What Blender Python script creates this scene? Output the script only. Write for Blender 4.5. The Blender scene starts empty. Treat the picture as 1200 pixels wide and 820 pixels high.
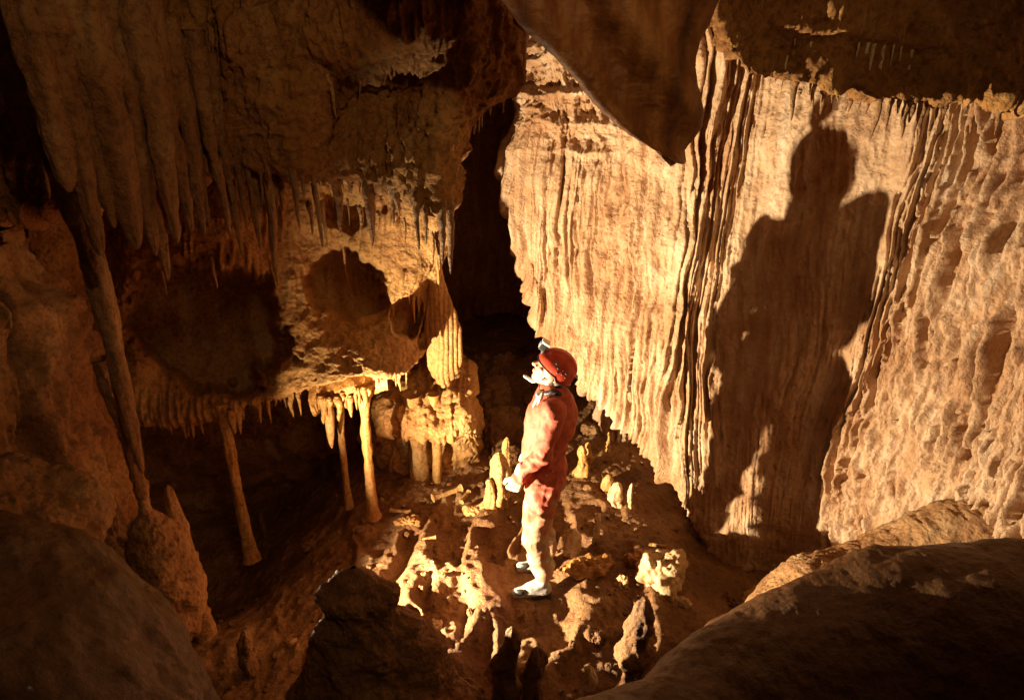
import bpy, math, random
import numpy as np
random.seed(7)
rng = np.random.default_rng(7)
sc = bpy.context.scene
COL = sc.collection

# ------------------------------------------------------------------ camera frame
CAM = np.array([0.0, 0.0, 3.1]); PITCH = math.radians(23); F = 800.0
cp, sp = math.cos(PITCH), math.sin(PITCH)
FWD = np.array([0, cp, -sp]); UP = np.array([0, sp, cp])

def P(px, py, Y):
    """point seen at photo position (px,py) standing Y metres in front of the camera"""
    d = FWD + (px - 600) / F * np.array([1, 0, 0]) - (py - 410) / F * UP
    return CAM + d * (Y / d[1])

def zat(py, Y):
    return P(600, py, Y)[2]

# ------------------------------------------------------------------ noise
def _hash(i, seed):
    h = (i[..., 0].astype(np.uint32) * np.uint32(374761393) + i[..., 1].astype(np.uint32) * np.uint32(668265263)
         + i[..., 2].astype(np.uint32) * np.uint32(2246822519) + np.uint32((seed * 3266489917) & 0xffffffff))
    h = (h ^ (h >> np.uint32(13))) * np.uint32(1274126177)
    h = h ^ (h >> np.uint32(16))
    return h.astype(np.float64) / 4294967295.0

def vnoise(p, seed=0):
    p = np.asarray(p, float)
    i = np.floor(p).astype(np.int64); f = p - i
    f = f * f * f * (f * (f * 6 - 15) + 10)
    out = np.zeros(p.shape[:-1])
    for dx in (0, 1):
        wx = f[..., 0] if dx else 1 - f[..., 0]
        for dy in (0, 1):
            wy = f[..., 1] if dy else 1 - f[..., 1]
            for dz in (0, 1):
                wz = f[..., 2] if dz else 1 - f[..., 2]
                out += wx * wy * wz * _hash(i + np.array([dx, dy, dz]), seed)
    return out * 2 - 1

def fbm(p, octv=4, seed=0, gain=.5, lac=2.03):
    p = np.asarray(p, float); a = 1.; s = 0; o = np.zeros(p.shape[:-1])
    for k in range(octv):
        o += a * vnoise(p * lac ** k + 17.3 * k, seed + k); s += a; a *= gain
    return o / s

def billow(p, octv=3, seed=0, gain=.5):
    p = np.asarray(p, float); a = 1.; s = 0; o = np.zeros(p.shape[:-1])
    for k in range(octv):
        o += a * (1 - np.abs(vnoise(p * 2.1 ** k + 9.1 * k, seed + k))) ** 2; s += a; a *= gain
    return o / s - .45

def sstep(a, b, x):
    t = np.clip((x - a) / (b - a), 0, 1); return t * t * (3 - 2 * t)

# ------------------------------------------------------------------ materials
def rock(name, dark, mid, light, rough=.75, bump=.5, streak=0.3, scale=3.0, spec=.35, grain=1.0, coat=0.0, specks=.8, diag=0):
    m = bpy.data.materials.new(name); m.use_nodes = True
    nt = m.node_tree; N = nt.nodes; L = nt.links
    b = N['Principled BSDF']
    geo = N.new('ShaderNodeNewGeometry')
    nb = N.new('ShaderNodeTexNoise'); nb.inputs['Scale'].default_value = 1.1; nb.inputs['Detail'].default_value = 5; nb.inputs['Roughness'].default_value = .6
    L.new(geo.outputs['Position'], nb.inputs['Vector'])
    rb = N.new('ShaderNodeValToRGB'); rb.color_ramp.elements[0].position = .38; rb.color_ramp.elements[1].position = .6
    rb.color_ramp.elements[0].color = (.72, .56, .42, 1); rb.color_ramp.elements[1].color = (1, 1, 1, 1); L.new(nb.outputs['Fac'], rb.inputs[0])
    mb = N.new('ShaderNodeMix'); mb.data_type = 'RGBA'; mb.blend_type = 'MULTIPLY'; mb.inputs[0].default_value = .9; L.new(rb.outputs[0], mb.inputs[7])
    mp = N.new('ShaderNodeMapping'); mp.inputs['Scale'].default_value = (1, 1, 0.13 if streak else 1)
    mp.inputs['Rotation'].default_value = (0, math.radians(diag), 0)
    L.new(geo.outputs['Position'], mp.inputs['Vector'])
    n1 = N.new('ShaderNodeTexNoise'); n1.inputs['Scale'].default_value = scale; n1.inputs['Detail'].default_value = 8; n1.inputs['Roughness'].default_value = .62
    L.new(geo.outputs['Position'], n1.inputs['Vector'])
    n2 = N.new('ShaderNodeTexNoise'); n2.inputs['Scale'].default_value = 14; n2.inputs['Detail'].default_value = 6
    L.new(mp.outputs[0], n2.inputs['Vector'])
    mx = N.new('ShaderNodeMix'); mx.data_type = 'FLOAT'; mx.inputs[0].default_value = streak
    L.new(n1.outputs['Fac'], mx.inputs[2]); L.new(n2.outputs['Fac'], mx.inputs[3])
    cr = N.new('ShaderNodeValToRGB')
    e = cr.color_ramp.elements; e[0].position = .3; e[0].color = (*dark, 1); e[1].position = .68; e[1].color = (*light, 1)
    q = e.new(.5); q.color = (*mid, 1)
    L.new(mx.outputs[0], cr.inputs[0])
    # small dark specks of clay
    n3 = N.new('ShaderNodeTexNoise'); n3.inputs['Scale'].default_value = 38; n3.inputs['Detail'].default_value = 5; n3.inputs['Roughness'].default_value = .7
    L.new(geo.outputs['Position'], n3.inputs['Vector'])
    r3 = N.new('ShaderNodeValToRGB'); r3.color_ramp.elements[0].position = .36; r3.color_ramp.elements[1].position = .52
    r3.color_ramp.elements[0].color = (.5, .42, .34, 1); r3.color_ramp.elements[1].color = (1, 1, 1, 1)
    L.new(n3.outputs['Fac'], r3.inputs[0])
    mul = N.new('ShaderNodeMix'); mul.data_type = 'RGBA'; mul.blend_type = 'MULTIPLY'; mul.inputs[0].default_value = specks
    L.new(cr.outputs[0], mul.inputs[6]); L.new(r3.outputs[0], mul.inputs[7])
    L.new(mul.outputs[2], mb.inputs[6]); L.new(mb.outputs[2], b.inputs['Base Color'])
    rr = N.new('ShaderNodeMapRange'); rr.inputs[1].default_value = .3; rr.inputs[2].default_value = .7
    rr.inputs[3].default_value = max(.12, rough - .18); rr.inputs[4].default_value = min(1, rough + .15)
    L.new(n1.outputs['Fac'], rr.inputs[0]); L.new(rr.outputs[0], b.inputs['Roughness'])
    b.inputs['Specular IOR Level'].default_value = spec
    if coat:
        b.inputs['Coat Weight'].default_value = coat; b.inputs['Coat Roughness'].default_value = .18
    # bump : grain + pits
    n4 = N.new('ShaderNodeTexNoise'); n4.inputs['Scale'].default_value = 70 * grain; n4.inputs['Detail'].default_value = 6; n4.inputs['Roughness'].default_value = .65
    L.new(geo.outputs['Position'], n4.inputs['Vector'])
    v = N.new('ShaderNodeTexVoronoi'); v.inputs['Scale'].default_value = 32 * grain
    wob = N.new('ShaderNodeVectorMath'); wob.operation = 'MULTIPLY_ADD'; wob.inputs[1].default_value = (.06, .06, .06)
    L.new(n1.outputs['Color'], wob.inputs[0]); L.new(geo.outputs['Position'], wob.inputs[2]); L.new(wob.outputs[0], v.inputs['Vector'])
    ad = N.new('ShaderNodeMath'); ad.operation = 'MULTIPLY_ADD'; ad.inputs[1].default_value = -.45
    L.new(v.outputs['Distance'], ad.inputs[0]); L.new(n4.outputs['Fac'], ad.inputs[2])
    bp = N.new('ShaderNodeBump'); bp.inputs['Strength'].default_value = bump; bp.inputs['Distance'].default_value = .02
    L.new(ad.outputs[0], bp.inputs['Height']); L.new(bp.outputs[0], b.inputs['Normal'])
    return m

def plain(name, c, rough=.6, metal=0, spec=.5, bump=0, bscale=60, var=.15):
    m = bpy.data.materials.new(name); m.use_nodes = True
    nt = m.node_tree; N = nt.nodes; L = nt.links; b = N['Principled BSDF']
    geo = N.new('ShaderNodeTexCoord')
    n = N.new('ShaderNodeTexNoise'); n.inputs['Scale'].default_value = 22; n.inputs['Detail'].default_value = 6
    L.new(geo.outputs['Object'], n.inputs['Vector'])
    cr = N.new('ShaderNodeValToRGB'); e = cr.color_ramp.elements
    e[0].position = .35; e[1].position = .65
    e[0].color = (*[x * (1 - var * 2) for x in c], 1); e[1].color = (*[min(1, x * (1 + var)) for x in c], 1)
    L.new(n.outputs['Fac'], cr.inputs[0]); L.new(cr.outputs[0], b.inputs['Base Color'])
    b.inputs['Roughness'].default_value = rough; b.inputs['Metallic'].default_value = metal; b.inputs['Specular IOR Level'].default_value = spec
    if bump:
        n2 = N.new('ShaderNodeTexNoise'); n2.inputs['Scale'].default_value = bscale; n2.inputs['Detail'].default_value = 4
        L.new(geo.outputs['Object'], n2.inputs['Vector'])
        bp = N.new('ShaderNodeBump'); bp.inputs['Strength'].default_value = bump; bp.inputs['Distance'].default_value = .01
        L.new(n2.outputs['Fac'], bp.inputs['Height']); L.new(bp.outputs[0], b.inputs['Normal'])
    return m

M = {}
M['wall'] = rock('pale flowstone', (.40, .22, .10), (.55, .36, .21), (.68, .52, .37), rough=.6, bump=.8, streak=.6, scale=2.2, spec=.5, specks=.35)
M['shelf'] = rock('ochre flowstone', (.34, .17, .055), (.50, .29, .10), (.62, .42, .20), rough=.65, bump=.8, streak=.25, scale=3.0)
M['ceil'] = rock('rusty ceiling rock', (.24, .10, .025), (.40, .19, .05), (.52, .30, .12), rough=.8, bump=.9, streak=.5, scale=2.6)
M['pipe'] = rock('brown dripstone', (.22, .10, .034), (.36, .19, .075), (.50, .32, .16), rough=.6, bump=.9, streak=.3, scale=4)
M['floor'] = rock('cave clay', (.15, .07, .026), (.25, .13, .05), (.37, .22, .105), rough=.7, bump=.9, streak=0, scale=2.8)
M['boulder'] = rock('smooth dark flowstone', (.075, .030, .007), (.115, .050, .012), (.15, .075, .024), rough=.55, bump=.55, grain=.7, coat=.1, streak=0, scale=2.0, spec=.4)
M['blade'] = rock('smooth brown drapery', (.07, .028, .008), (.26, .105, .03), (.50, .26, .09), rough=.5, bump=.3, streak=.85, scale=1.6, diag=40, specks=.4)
M['bright'] = rock('cream calcite', (.50, .35, .18), (.66, .5, .3), (.76, .65, .46), rough=.5, bump=.4, streak=.2, scale=5)
M['yellow'] = rock('honey calcite', (.36, .18, .045), (.50, .28, .085), (.60, .40, .17), rough=.45, bump=.4, streak=.4, scale=5)

# ------------------------------------------------------------------ mesh helpers
def link(name, V, faces, mat, origin=None, parent=None, smooth=True):
    V = np.asarray(V, float)
    if parent is not None: origin = np.zeros(3)
    if origin is None:
        origin = np.array([(V[:, 0].min() + V[:, 0].max()) / 2, (V[:, 1].min() + V[:, 1].max()) / 2, V[:, 2].min()])
    me = bpy.data.meshes.new(name)
    faces = np.asarray(faces, dtype=np.int32) if not isinstance(faces, list) else faces
    if isinstance(faces, list):
        me.from_pydata((V - origin).tolist(), [], faces)
    else:
        k = faces.shape[1]
        me.vertices.add(len(V)); me.vertices.foreach_set('co', (V - origin).astype(np.float32).ravel())
        me.loops.add(faces.size); me.loops.foreach_set('vertex_index', faces.ravel())
        me.polygons.add(len(faces)); me.polygons.foreach_set('loop_start', np.arange(0, faces.size, k, dtype=np.int32))
        try: me.polygons.foreach_set('loop_total', np.full(len(faces), k, dtype=np.int32))
        except Exception: pass
        me.update(calc_edges=True); me.validate()
    if smooth: me.polygons.foreach_set('use_smooth', np.ones(len(me.polygons), dtype=bool))
    me.materials.append(mat)
    o = bpy.data.objects.new(name, me); COL.objects.link(o)
    if parent is not None: o.parent = parent
    else: o.location = origin
    return o

def tag(o, label=None, cat=None, group=None, kind=None):
    if label: o['label'] = label
    if cat: o['category'] = cat
    if group: o['group'] = group
    if kind: o['kind'] = kind
    return o

def gridfaces(nv, nu, closed_u=False):
    i = np.arange(nv - 1)[:, None]; cu = nu if closed_u else nu - 1
    j = np.arange(cu)[None, :]; j2 = (j + 1) % nu
    return np.stack([i * nu + j, i * nu + j2, (i + 1) * nu + j2, (i + 1) * nu + j], -1).reshape(-1, 4)

def cr1(C, n):
    """catmull-rom along axis 0 -> n samples"""
    C = np.asarray(C, float); k = len(C)
    t = np.linspace(0, k - 1, n); i = np.clip(np.floor(t).astype(int), 0, k - 2); f = (t - i)
    f = f.reshape((-1,) + (1,) * (C.ndim - 1))
    g = lambda q: C[np.clip(q, 0, k - 1)]
    p0 = np.where((i - 1 < 0).reshape(f.shape), 2 * g(i) - g(i + 1), g(i - 1))
    p3 = np.where((i + 2 > k - 1).reshape(f.shape), 2 * g(i + 1) - g(i), g(i + 2))
    p1, p2 = g(i), g(i + 1)
    return .5 * (2 * p1 + (p2 - p0) * f + (2 * p0 - 5 * p1 + 4 * p2 - p3) * f ** 2 + (3 * p1 - p0 - 3 * p2 + p3) * f ** 3)

def arc_resample(G, n, axis):
    G = np.moveaxis(G, axis, 0)
    d = np.linalg.norm(np.diff(G, axis=0), axis=-1)
    d = d.reshape(d.shape[0], -1).mean(1)
    s = np.concatenate([[0], np.cumsum(d)]); t = np.linspace(0, s[-1], n)
    idx = np.clip(np.searchsorted(s, t) - 1, 0, len(s) - 2); f = (t - s[idx]) / (s[idx + 1] - s[idx] + 1e-12)
    f = f.reshape((-1,) + (1,) * (G.ndim - 1))
    return np.moveaxis(G[idx] * (1 - f) + G[idx + 1] * f, 0, axis), s[-1]

def surf(ctrl, nv, nu):
    G = cr1(np.asarray(ctrl, float), 160)
    G = np.moveaxis(cr1(np.moveaxis(G, 1, 0), 200), 0, 1)
    G, lv = arc_resample(G, nv, 0); G, lu = arc_resample(G, nu, 1)
    return G, lv, lu

def normals(G, toward=None):
    du = np.gradient(G, axis=1); dv = np.gradient(G, axis=0)
    n = np.cross(du, dv); n /= np.linalg.norm(n, axis=-1, keepdims=True) + 1e-12
    if toward is not None:
        c = G[G.shape[0] // 3, G.shape[1] // 2]
        if np.dot(n[G.shape[0] // 3, G.shape[1] // 2], toward - c) < 0: n = -n
    return n

def flutes(G, U, specs):
    """height field of hanging ribs. specs: (u0, ztop, zbot, w, h)"""
    H = np.zeros(U.shape); Z = G[..., 2]
    umin = U.min(0); umax = U.max(0)
    for (u0, zt, zb, w, h) in specs:
        cols = np.where((umax > u0 - w * 1.6) & (umin < u0 + w * 1.6))[0]
        if len(cols) == 0: continue
        c0, c1 = cols[0], cols[-1] + 1
        z = Z[:, c0:c1]; u = U[:, c0:c1]
        t = np.clip((zt - z) / (zt - zb + 1e-6), -1, 2)
        inside = (t > -.3) & (t < 1)
        ww = w * np.clip(1 - np.clip(t, 0, 1) ** 2.5, 0, 1) ** .6 * (1 + .25 * np.sin(z * 23 + u0 * 90) * .5)
        d = np.abs(u - u0) / np.maximum(ww, 1e-4)
        pr = np.sqrt(np.clip(1 - d * d, 0, 1))
        amp = sstep(-.3, .25, t) * (1 - .45 * np.clip(t, 0, 1))
        v = h * pr * amp * inside
        H[:, c0:c1] = np.maximum(H[:, c0:c1], v)
    return H

def with_fold(G0, offs):
    """append rows folding back from the last control row"""
    G = [np.asarray(r, float) for r in G0]
    last = G[-1]
    for o in offs: G.append(last + np.asarray(o, float))
    return G

# ------------------------------------------------------------------ right flowstone wall
def build_right_wall():
    # (px, Y, py_bottom)
    st = [(592, 5.6, 190), (604, 5.4, 260), (622, 5.2, 335), (646, 5.05, 410), (680, 4.95, 432), (712, 4.85, 452), (748, 4.7, 492), (785, 4.5, 532),
          (815, 4.42, 560), (850, 4.34, 590), (885, 4.25, 625), (925, 4.12, 668), (970, 3.98, 690), (1020, 3.80, 720), (1080, 3.58, 740), (1140, 3.34, 760),
          (1210, 3.05, 780), (1300, 2.72, 790), (1420, 2.35, 800), (1560, 2.0, 800)]
    rows = []
    vs = [0, .15, .3, .45, .6, .75, .88, 1.0]
    for v in vs:
        r = []
        for k, (px, Y, pb) in enumerate(st):
            ztop = 4.6; zb = zat(pb, Y)
            z = ztop + (zb - ztop) * v
            p = P(px, 300, Y); x, y = p[0], p[1]
            lean = .35 * (z - 1.8) / 2.2          # the wall leans back towards the top? no: overhangs lightly
            y2 = y - .10 * np.clip(lean, -1, 1)
            if 8 <= k: y2 -= .30 * sstep(.75, 1.0, np.float64(v))   # foot flares out
            bulge = .12 * math.sin(k * 1.3 + v * 4) + .08 * math.sin(k * .6 + v * 7)
            r.append((x + (.0), y2 + bulge * .6, z))
        rows.append(r)
    rows = [np.array(r) for r in rows]
    last = rows[-1]
    k = np.arange(len(st))
    under = (k <= 8)
    o1 = np.where(under[:, None], np.array([.06, .22, .02]), np.array([0, .02, -.15]))
    o2 = np.where(under[:, None], np.array([.14, .55, -.1]), np.array([0, .05, -.3]))
    rows.append(last + o1)
    r2 = last + o2; rows.append(r2)
    r3 = r2.copy(); r3[:, 2] = -.5; r3[under, 1] += .1; rows.append(r3)
    for q in range(5):
        rows[-3][q] = last[q] + np.array([.08, .25, .02]); rows[-2][q] = last[q] + np.array([.2, .6, .1]); rows[-1][q] = last[q] + np.array([.4, 1.1, .2])
    nu, nv = 900, 620
    G, lv, lu = surf(rows, nv, nu)
    N = normals(G, CAM)
    U = np.linspace(0, lu, nu)[None, :] + np.zeros((nv, 1))
    Z = G[..., 2]
    U = U + .085 * fbm(np.stack([U * 1.5, Z * 1.4, Z * 0], -1), 3, 3) + .012 * fbm(np.stack([U * 9, Z * 5, Z * 0], -1), 2, 5)
    sp = []
    # broad folds
    for u in np.arange(0, lu, .11):
        sp.append((u + rng.uniform(-.05, .05), 4.4, rng.uniform(-.2, 1.2), rng.uniform(.04, .10), rng.uniform(.06, .14)))
    H1 = flutes(G, U, sp)
    sp = []
    for u in np.arange(0, lu, .022):
        for q in range(5):
            zt = rng.uniform(.6, 4.0); L = rng.uniform(.25, 1.3)
            sp.append((u + rng.uniform(-.02, .02), zt, zt - L, rng.uniform(.014, .04), rng.uniform(.02, .06)))
    H2 = flutes(G, U, sp)
    sp = []
    for u in np.arange(0, lu, .016):
        for q in range(3):
            zt = rng.uniform(-.1, 3.8); L = rng.uniform(.07, .35)
            sp.append((u + rng.uniform(-.02, .02), zt, zt - L, rng.uniform(.007, .018), rng.uniform(.012, .032)))
    H3 = flutes(G, U, sp)
    un = U / lu
    # where the wall is smooth (left curtain, shadow side, the lower middle)
    left = 1 - sstep(.10, .30, un)
    pz = np.stack([U * 1.3, Z * 1.0, 0 * Z], -1)
    patch = sstep(-.25, .25, fbm(pz, 3, 21))
    rel = (.5 + .5 * patch) * (1 - .35 * left)
    low = 1 - sstep(.15, .75, Z)
    q_ = G[nv // 2] - CAM; pxc = (600 + F * q_[:, 0] / (q_ @ FWD))[None, :]      # where along the wall
    calm = sstep(835, 870, pxc) * (1 - sstep(985, 1015, pxc))
    far = sstep(990, 1030, pxc)
    mid_ = sstep(650, 690, pxc) * (1 - sstep(820, 860, pxc))
    sp = []
    for u in np.arange(lu * .4, lu, .028):
        for q in range(2):
            zt = rng.uniform(1.4, 3.3); sp.append((u + rng.uniform(-.02, .02), zt, zt - rng.uniform(.2, .8), rng.uniform(.014, .034), rng.uniform(.03, .075)))
        for q in range(4):
            zt = rng.uniform(.0, 1.9); sp.append((u + rng.uniform(-.02, .02), zt, zt - rng.uniform(.06, .28), rng.uniform(.010, .024), rng.uniform(.02, .05)))
    H4 = flutes(G, U, sp)
    body = H1 * (.7 + .15 * mid_) * (1 - .8 * calm) * (1 - .75 * far) + H4 * far * 1.7 + H2 * np.maximum(rel, .9 * far) * (1 - .7 * calm) * (1.35 + .3 * mid_) \
        + H3 * (.45 + .55 * (1 - patch)) * (1 - .6 * left) * (1 - .5 * low) * (1 - .4 * calm) * (1 + .6 * far)
    right = far
    # rough ledgy rock above the curtain by the passage
    rough = (1 - sstep(700, 760, pxc)) * sstep(2.35, 2.75, Z + .15 * fbm(G * 2, 2, 88))
    body = body * (1 - .8 * rough) + rough * (.16 * billow(G * np.array([3.5, 3.5, 5]), 4, 87) + .05 * billow(G * 13, 3, 86))
    pts = G
    knob = billow(pts * np.array([8, 8, 5]), 3, 37) * (.25 + .75 * sstep(.05, .3, un)) * (1 - .6 * calm)
    nz = .030 * knob + .12 * fbm(pts * 1.4, 4, 31) * (1 - .4 * calm) + .022 * fbm(pts * 7, 4, 33) + .012 * billow(pts * 22, 3, 35) * (1 - .6 * left)
    # pits and pockets
    pm = sstep(-.1, .35, fbm(pts * 2.2, 3, 44))
    pit = (sstep(.22, .5, fbm(pts * np.array([19, 19, 6]) + 1.5 * fbm(pts * 5, 2, 46)[..., None], 2, 41)) * .045 * pm + sstep(.2, .5, vnoise(pts * np.array([34, 34, 20]), 43)) * .012) * (.35 + .65 * right)
    D = body + nz - pit
    edge = 1
    V = (G + N * D[..., None]).reshape(-1, 3)
    o = link('flowstone_wall', V, gridfaces(nv, nu), M['wall'])
    tag(o, kind='structure')
    return o

SURF = {}
SURF['wall'] = build_right_wall()

# ------------------------------------------------------------------ generic relief sheet
def relief(name, ctrl, nv, nu, mat, big=.08, mid=.03, fine=.012, fl=None, seed=1, toward=CAM, extra=None, thick=0, bigf=1.5, warp=None):
    G, lv, lu = surf(ctrl, nv, nu)
    N = normals(G, toward)
    U = np.linspace(0, lu, nu)[None, :] + np.zeros((nv, 1)); Z = G[..., 2]
    U = U + .04 * fbm(np.stack([U * 1.7, Z * 1.4, Z * 0], -1), 3, seed + 3)
    D = big * fbm(G * bigf, 4, seed) + mid * fbm(G * 6, 4, seed + 10) + fine * billow(G * 20, 3, seed + 20)
    if fl:
        for (step, cnt, z0, z1, l0, l1, w0, w1, h0, h1, mask) in fl:
            spx = []
            for u in np.arange(0, lu, step):
                for q in range(cnt):
                    zt = rng.uniform(z0, z1); L = rng.uniform(l0, l1)
                    spx.append((u + rng.uniform(-step, step), zt, zt - L, rng.uniform(w0, w1), rng.uniform(h0, h1)))
            H = flutes(G, U, spx)
            D = D + (H if mask is None else H * mask(G, U))
    if extra is not None: D = D + extra(G, N)
    Vg = G + N * D[..., None]
    if warp is not None: Vg = Vg + warp(G)
    F_ = gridfaces(nv, nu)
    V = Vg.reshape(-1, 3)
    if thick:
        n = len(V); V2 = (Vg - N * thick).reshape(-1, 3)
        idx = np.arange(n).reshape(nv, nu)
        ring = np.concatenate([idx[0, :], idx[1:, -1], idx[-1, -2::-1], idx[-2:0:-1, 0]])
        r2 = np.roll(ring, -1)
        side = np.stack([ring, ring + n, r2 + n, r2], -1)
        F_ = np.concatenate([F_, F_[:, ::-1] + n, side]); V = np.concatenate([V, V2])
    return link(name, V, F_, mat), Vg

def rowsP(table):
    return [np.array([P(*p) for p in r]) for r in table]

# ------------------------------------------------------------------ ceiling mass, left-centre
xs = [60, 130, 200, 280, 360, 440, 500, 560, 603]
cm = []
xs = [-120, -20, 60, 130, 200, 280, 350, 395, 440, 485, 530, 560, 600]
def cmrow(pys, Ys, xx=None): cm.append([(x, p, y) for x, p, y in zip(xx or xs, pys, Ys)])
cmrow([-300] * 13, [3.3] * 13)
cmrow([-120] * 13, [3.15, 3.1, 3.1, 3.1, 3.1, 3.1, 3.05, 3.0, 3.0, 3.0, 3.05, 3.1, 3.15])
cmrow([-20] * 13, [3.1, 3.1, 3.05, 3.05, 3.0, 2.98, 2.95, 2.93, 2.93, 2.95, 3.0, 3.02, 3.05])
cmrow([40] * 13, [3.1, 3.08, 3.05, 3.0, 2.98, 2.92, 2.9, 2.88, 2.88, 2.9, 2.97, 3.0, 3.05], [-120, -20, 60, 130, 200, 280, 350, 395, 440, 485, 530, 563, 603])
cmrow([75, 75, 75, 75, 75, 75, 75, 74, 70, 66, 70, 70, 70], [3.1, 3.08, 3.05, 3.0, 2.98, 2.92, 2.9, 2.97, 2.97, 2.97, 2.97, 2.98, 3.02], [-120, -20, 60, 130, 200, 280, 350, 395, 440, 485, 530, 563, 604])
cmrow([110, 110, 110, 110, 110, 110, 110, 108, 105, 100, 100, 95, 95], [3.15, 3.1, 3.05, 3.0, 2.97, 2.92, 2.9, 3.17, 3.2, 3.15, 2.95, 2.97, 3.02], [-120, -20, 60, 130, 200, 280, 350, 395, 440, 485, 528, 560, 602])
cmrow([170, 160, 150, 140, 140, 145, 150, 155, 155, 150, 135, 122, 108], [3.2, 3.15, 3.1, 3.05, 2.97, 2.92, 2.9, 3.15, 3.2, 3.12, 2.93, 2.97, 3.02], [-120, -20, 60, 130, 200, 278, 345, 390, 430, 475, 515, 545, 590])
cmrow([240, 230, 220, 200, 175, 175, 180, 185, 188, 190, 180, 160, 130], [3.25, 3.2, 3.15, 3.05, 2.98, 2.93, 2.9, 3.1, 3.15, 3.05, 2.9, 2.93, 3.0], [-120, -20, 60, 130, 200, 276, 342, 385, 425, 465, 500, 520, 570])
cmrow([270, 260, 250, 225, 195, 195, 203, 208, 213, 225, 240, 235, 180], [3.3, 3.25, 3.2, 3.1, 3.0, 2.95, 2.95, 3.12, 3.17, 3.05, 2.92, 2.92, 2.97], [-120, -20, 60, 130, 200, 272, 338, 380, 420, 460, 495, 522, 520])
for c_ in range(2, len(cm)): cm[c_][-1] = (cm[c_][-1][0] - 4, cm[c_][-1][1], cm[c_][-1][2] + .16)
base = rowsP(cm)
last = base[-1]
base.append(last + np.array([0, .25, .02])); base.append(last + np.array([0, .8, .25])); base.append(last + np.array([0, 1.6, .8]))
# side fold on the right
base = [np.concatenate([r, [r[-1] + np.array([-.20, .25, .08])], [r[-1] + np.array([-.7, .8, .3])]]) for r in base]
def ceil_mask(G, U): return sstep(-.2, .3, fbm(G * 1.6, 2, 77))
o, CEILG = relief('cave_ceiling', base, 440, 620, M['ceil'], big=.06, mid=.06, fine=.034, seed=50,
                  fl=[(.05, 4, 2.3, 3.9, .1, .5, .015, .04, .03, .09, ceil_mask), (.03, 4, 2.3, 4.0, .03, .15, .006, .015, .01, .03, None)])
tag(o, kind='structure'); SURF['ceil'] = o

# ------------------------------------------------------------------ left shelf with alcove
def shelf_warp(G):
    # hollows, in photo-measured world positions
    D = np.zeros(G.shape[:2])
    rel = G - CAM
    depth = rel @ FWD
    px = 600 + F * rel[..., 0] / depth; py = 410 - F * (rel @ UP) / depth
    def hollow(cx, cy, ax, ay, d, k=3, rot=0):
        nonlocal D
        a = math.radians(rot); dx = (px - cx) * math.cos(a) + (py - cy) * math.sin(a); dy = -(px - cx) * math.sin(a) + (py - cy) * math.cos(a)
        r = (np.abs(dx / ax) ** k + np.abs(dy / ay) ** k) ** (1 / k) + .28 * fbm(G * 2.6, 4, 91) + .22 * fbm(G * 8, 4, 92)
        D = np.minimum(D, -d * (1 - sstep(.74, 1.0, r)))
    hollow(250, 384, 104, 80, .62, 2.2, 14)
    hollow(408, 338, 50, 44, .34, 2.4, 35)
    hollow(478, 372, 20, 26, .22, 2.4, 10)
    hollow(405, 240, 38, 30, .16, 2.4, 20)
    v = rel / np.linalg.norm(rel, axis=-1, keepdims=True)
    return -v * D[..., None]
sh = []
X = [120, 170, 220, 270, 330, 390, 440, 490, 525, 548]
sh.append([(x, 120, 5.3) for x in X[:-1]] + [(545, 120, 5.2)])
sh.append([(120, 190, 4.9), (170, 190, 4.8), (220, 190, 4.75), (270, 190, 4.7), (330, 190, 4.65), (390, 190, 4.65), (440, 190, 4.65), (490, 200, 4.7), (515, 200, 4.75), (528, 200, 4.85)])
sh.append([(120, 250, 4.5), (170, 250, 4.4), (220, 250, 4.35), (270, 250, 4.35), (330, 250, 4.5), (390, 250, 4.6), (440, 250, 4.55), (490, 255, 4.6), (518, 258, 4.65), (534, 255, 4.8)])
sh.append([(120, 310, 4.3), (170, 310, 4.25), (220, 305, 4.25), (270, 305, 4.3), (330, 310, 4.45), (390, 310, 4.6), (440, 310, 4.55), (480, 310, 4.55), (504, 310, 4.6), (520, 300, 4.75)])
sh.append([(120, 380, 4.2), (170, 380, 4.2), (220, 370, 4.25), (270, 365, 4.3), (335, 365, 4.35), (395, 370, 4.4), (440, 370, 4.45), (472, 355, 4.5), (490, 345, 4.6), (502, 335, 4.75)])
sh.append([(120, 440, 4.1), (170, 440, 4.1), (220, 435, 4.15), (270, 425, 4.15), (335, 415, 4.15), (395, 410, 4.15), (440, 410, 4.2), (470, 405, 4.3), (484, 400, 4.4), (494, 380, 4.6)])
sh.append([(120, 490, 3.95), (170, 492, 3.95), (220, 488, 3.98), (270, 475, 4.0), (330, 462, 4.0), (385, 448, 4.0), (430, 440, 4.02), (465, 438, 4.1), (482, 432, 4.2), (494, 412, 4.45)])
for k_, (py_, Y_) in enumerate([(120, 5.2), (190, 4.7), (250, 4.3), (310, 4.2), (380, 4.15), (440, 4.05), (495, 3.9)]):
    sh[k_] = [(-140, py_, Y_ - .5), (-20, py_, Y_ - .25), (60, py_, Y_ - .1)] + list(sh[k_])
sh = rowsP(sh); last = sh[-1]
sh.append(last + np.array([0, .15, -.05])); sh.append(last + np.array([0, .6, .0])); sh.append(last + np.array([0, 1.6, .1]))
sh = [np.concatenate([r, [r[-1] + np.array([-.22, .25, 0])], [r[-1] + np.array([-.7, .9, .0])]]) for r in sh]
def sh_mask(G, U): return sstep(1.5, 1.75, G[..., 2]) * sstep(-.3, .2, fbm(G * 2, 2, 17))
def lip_mask(G, U): return 1 - sstep(.95, 1.15, G[..., 2])
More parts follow.
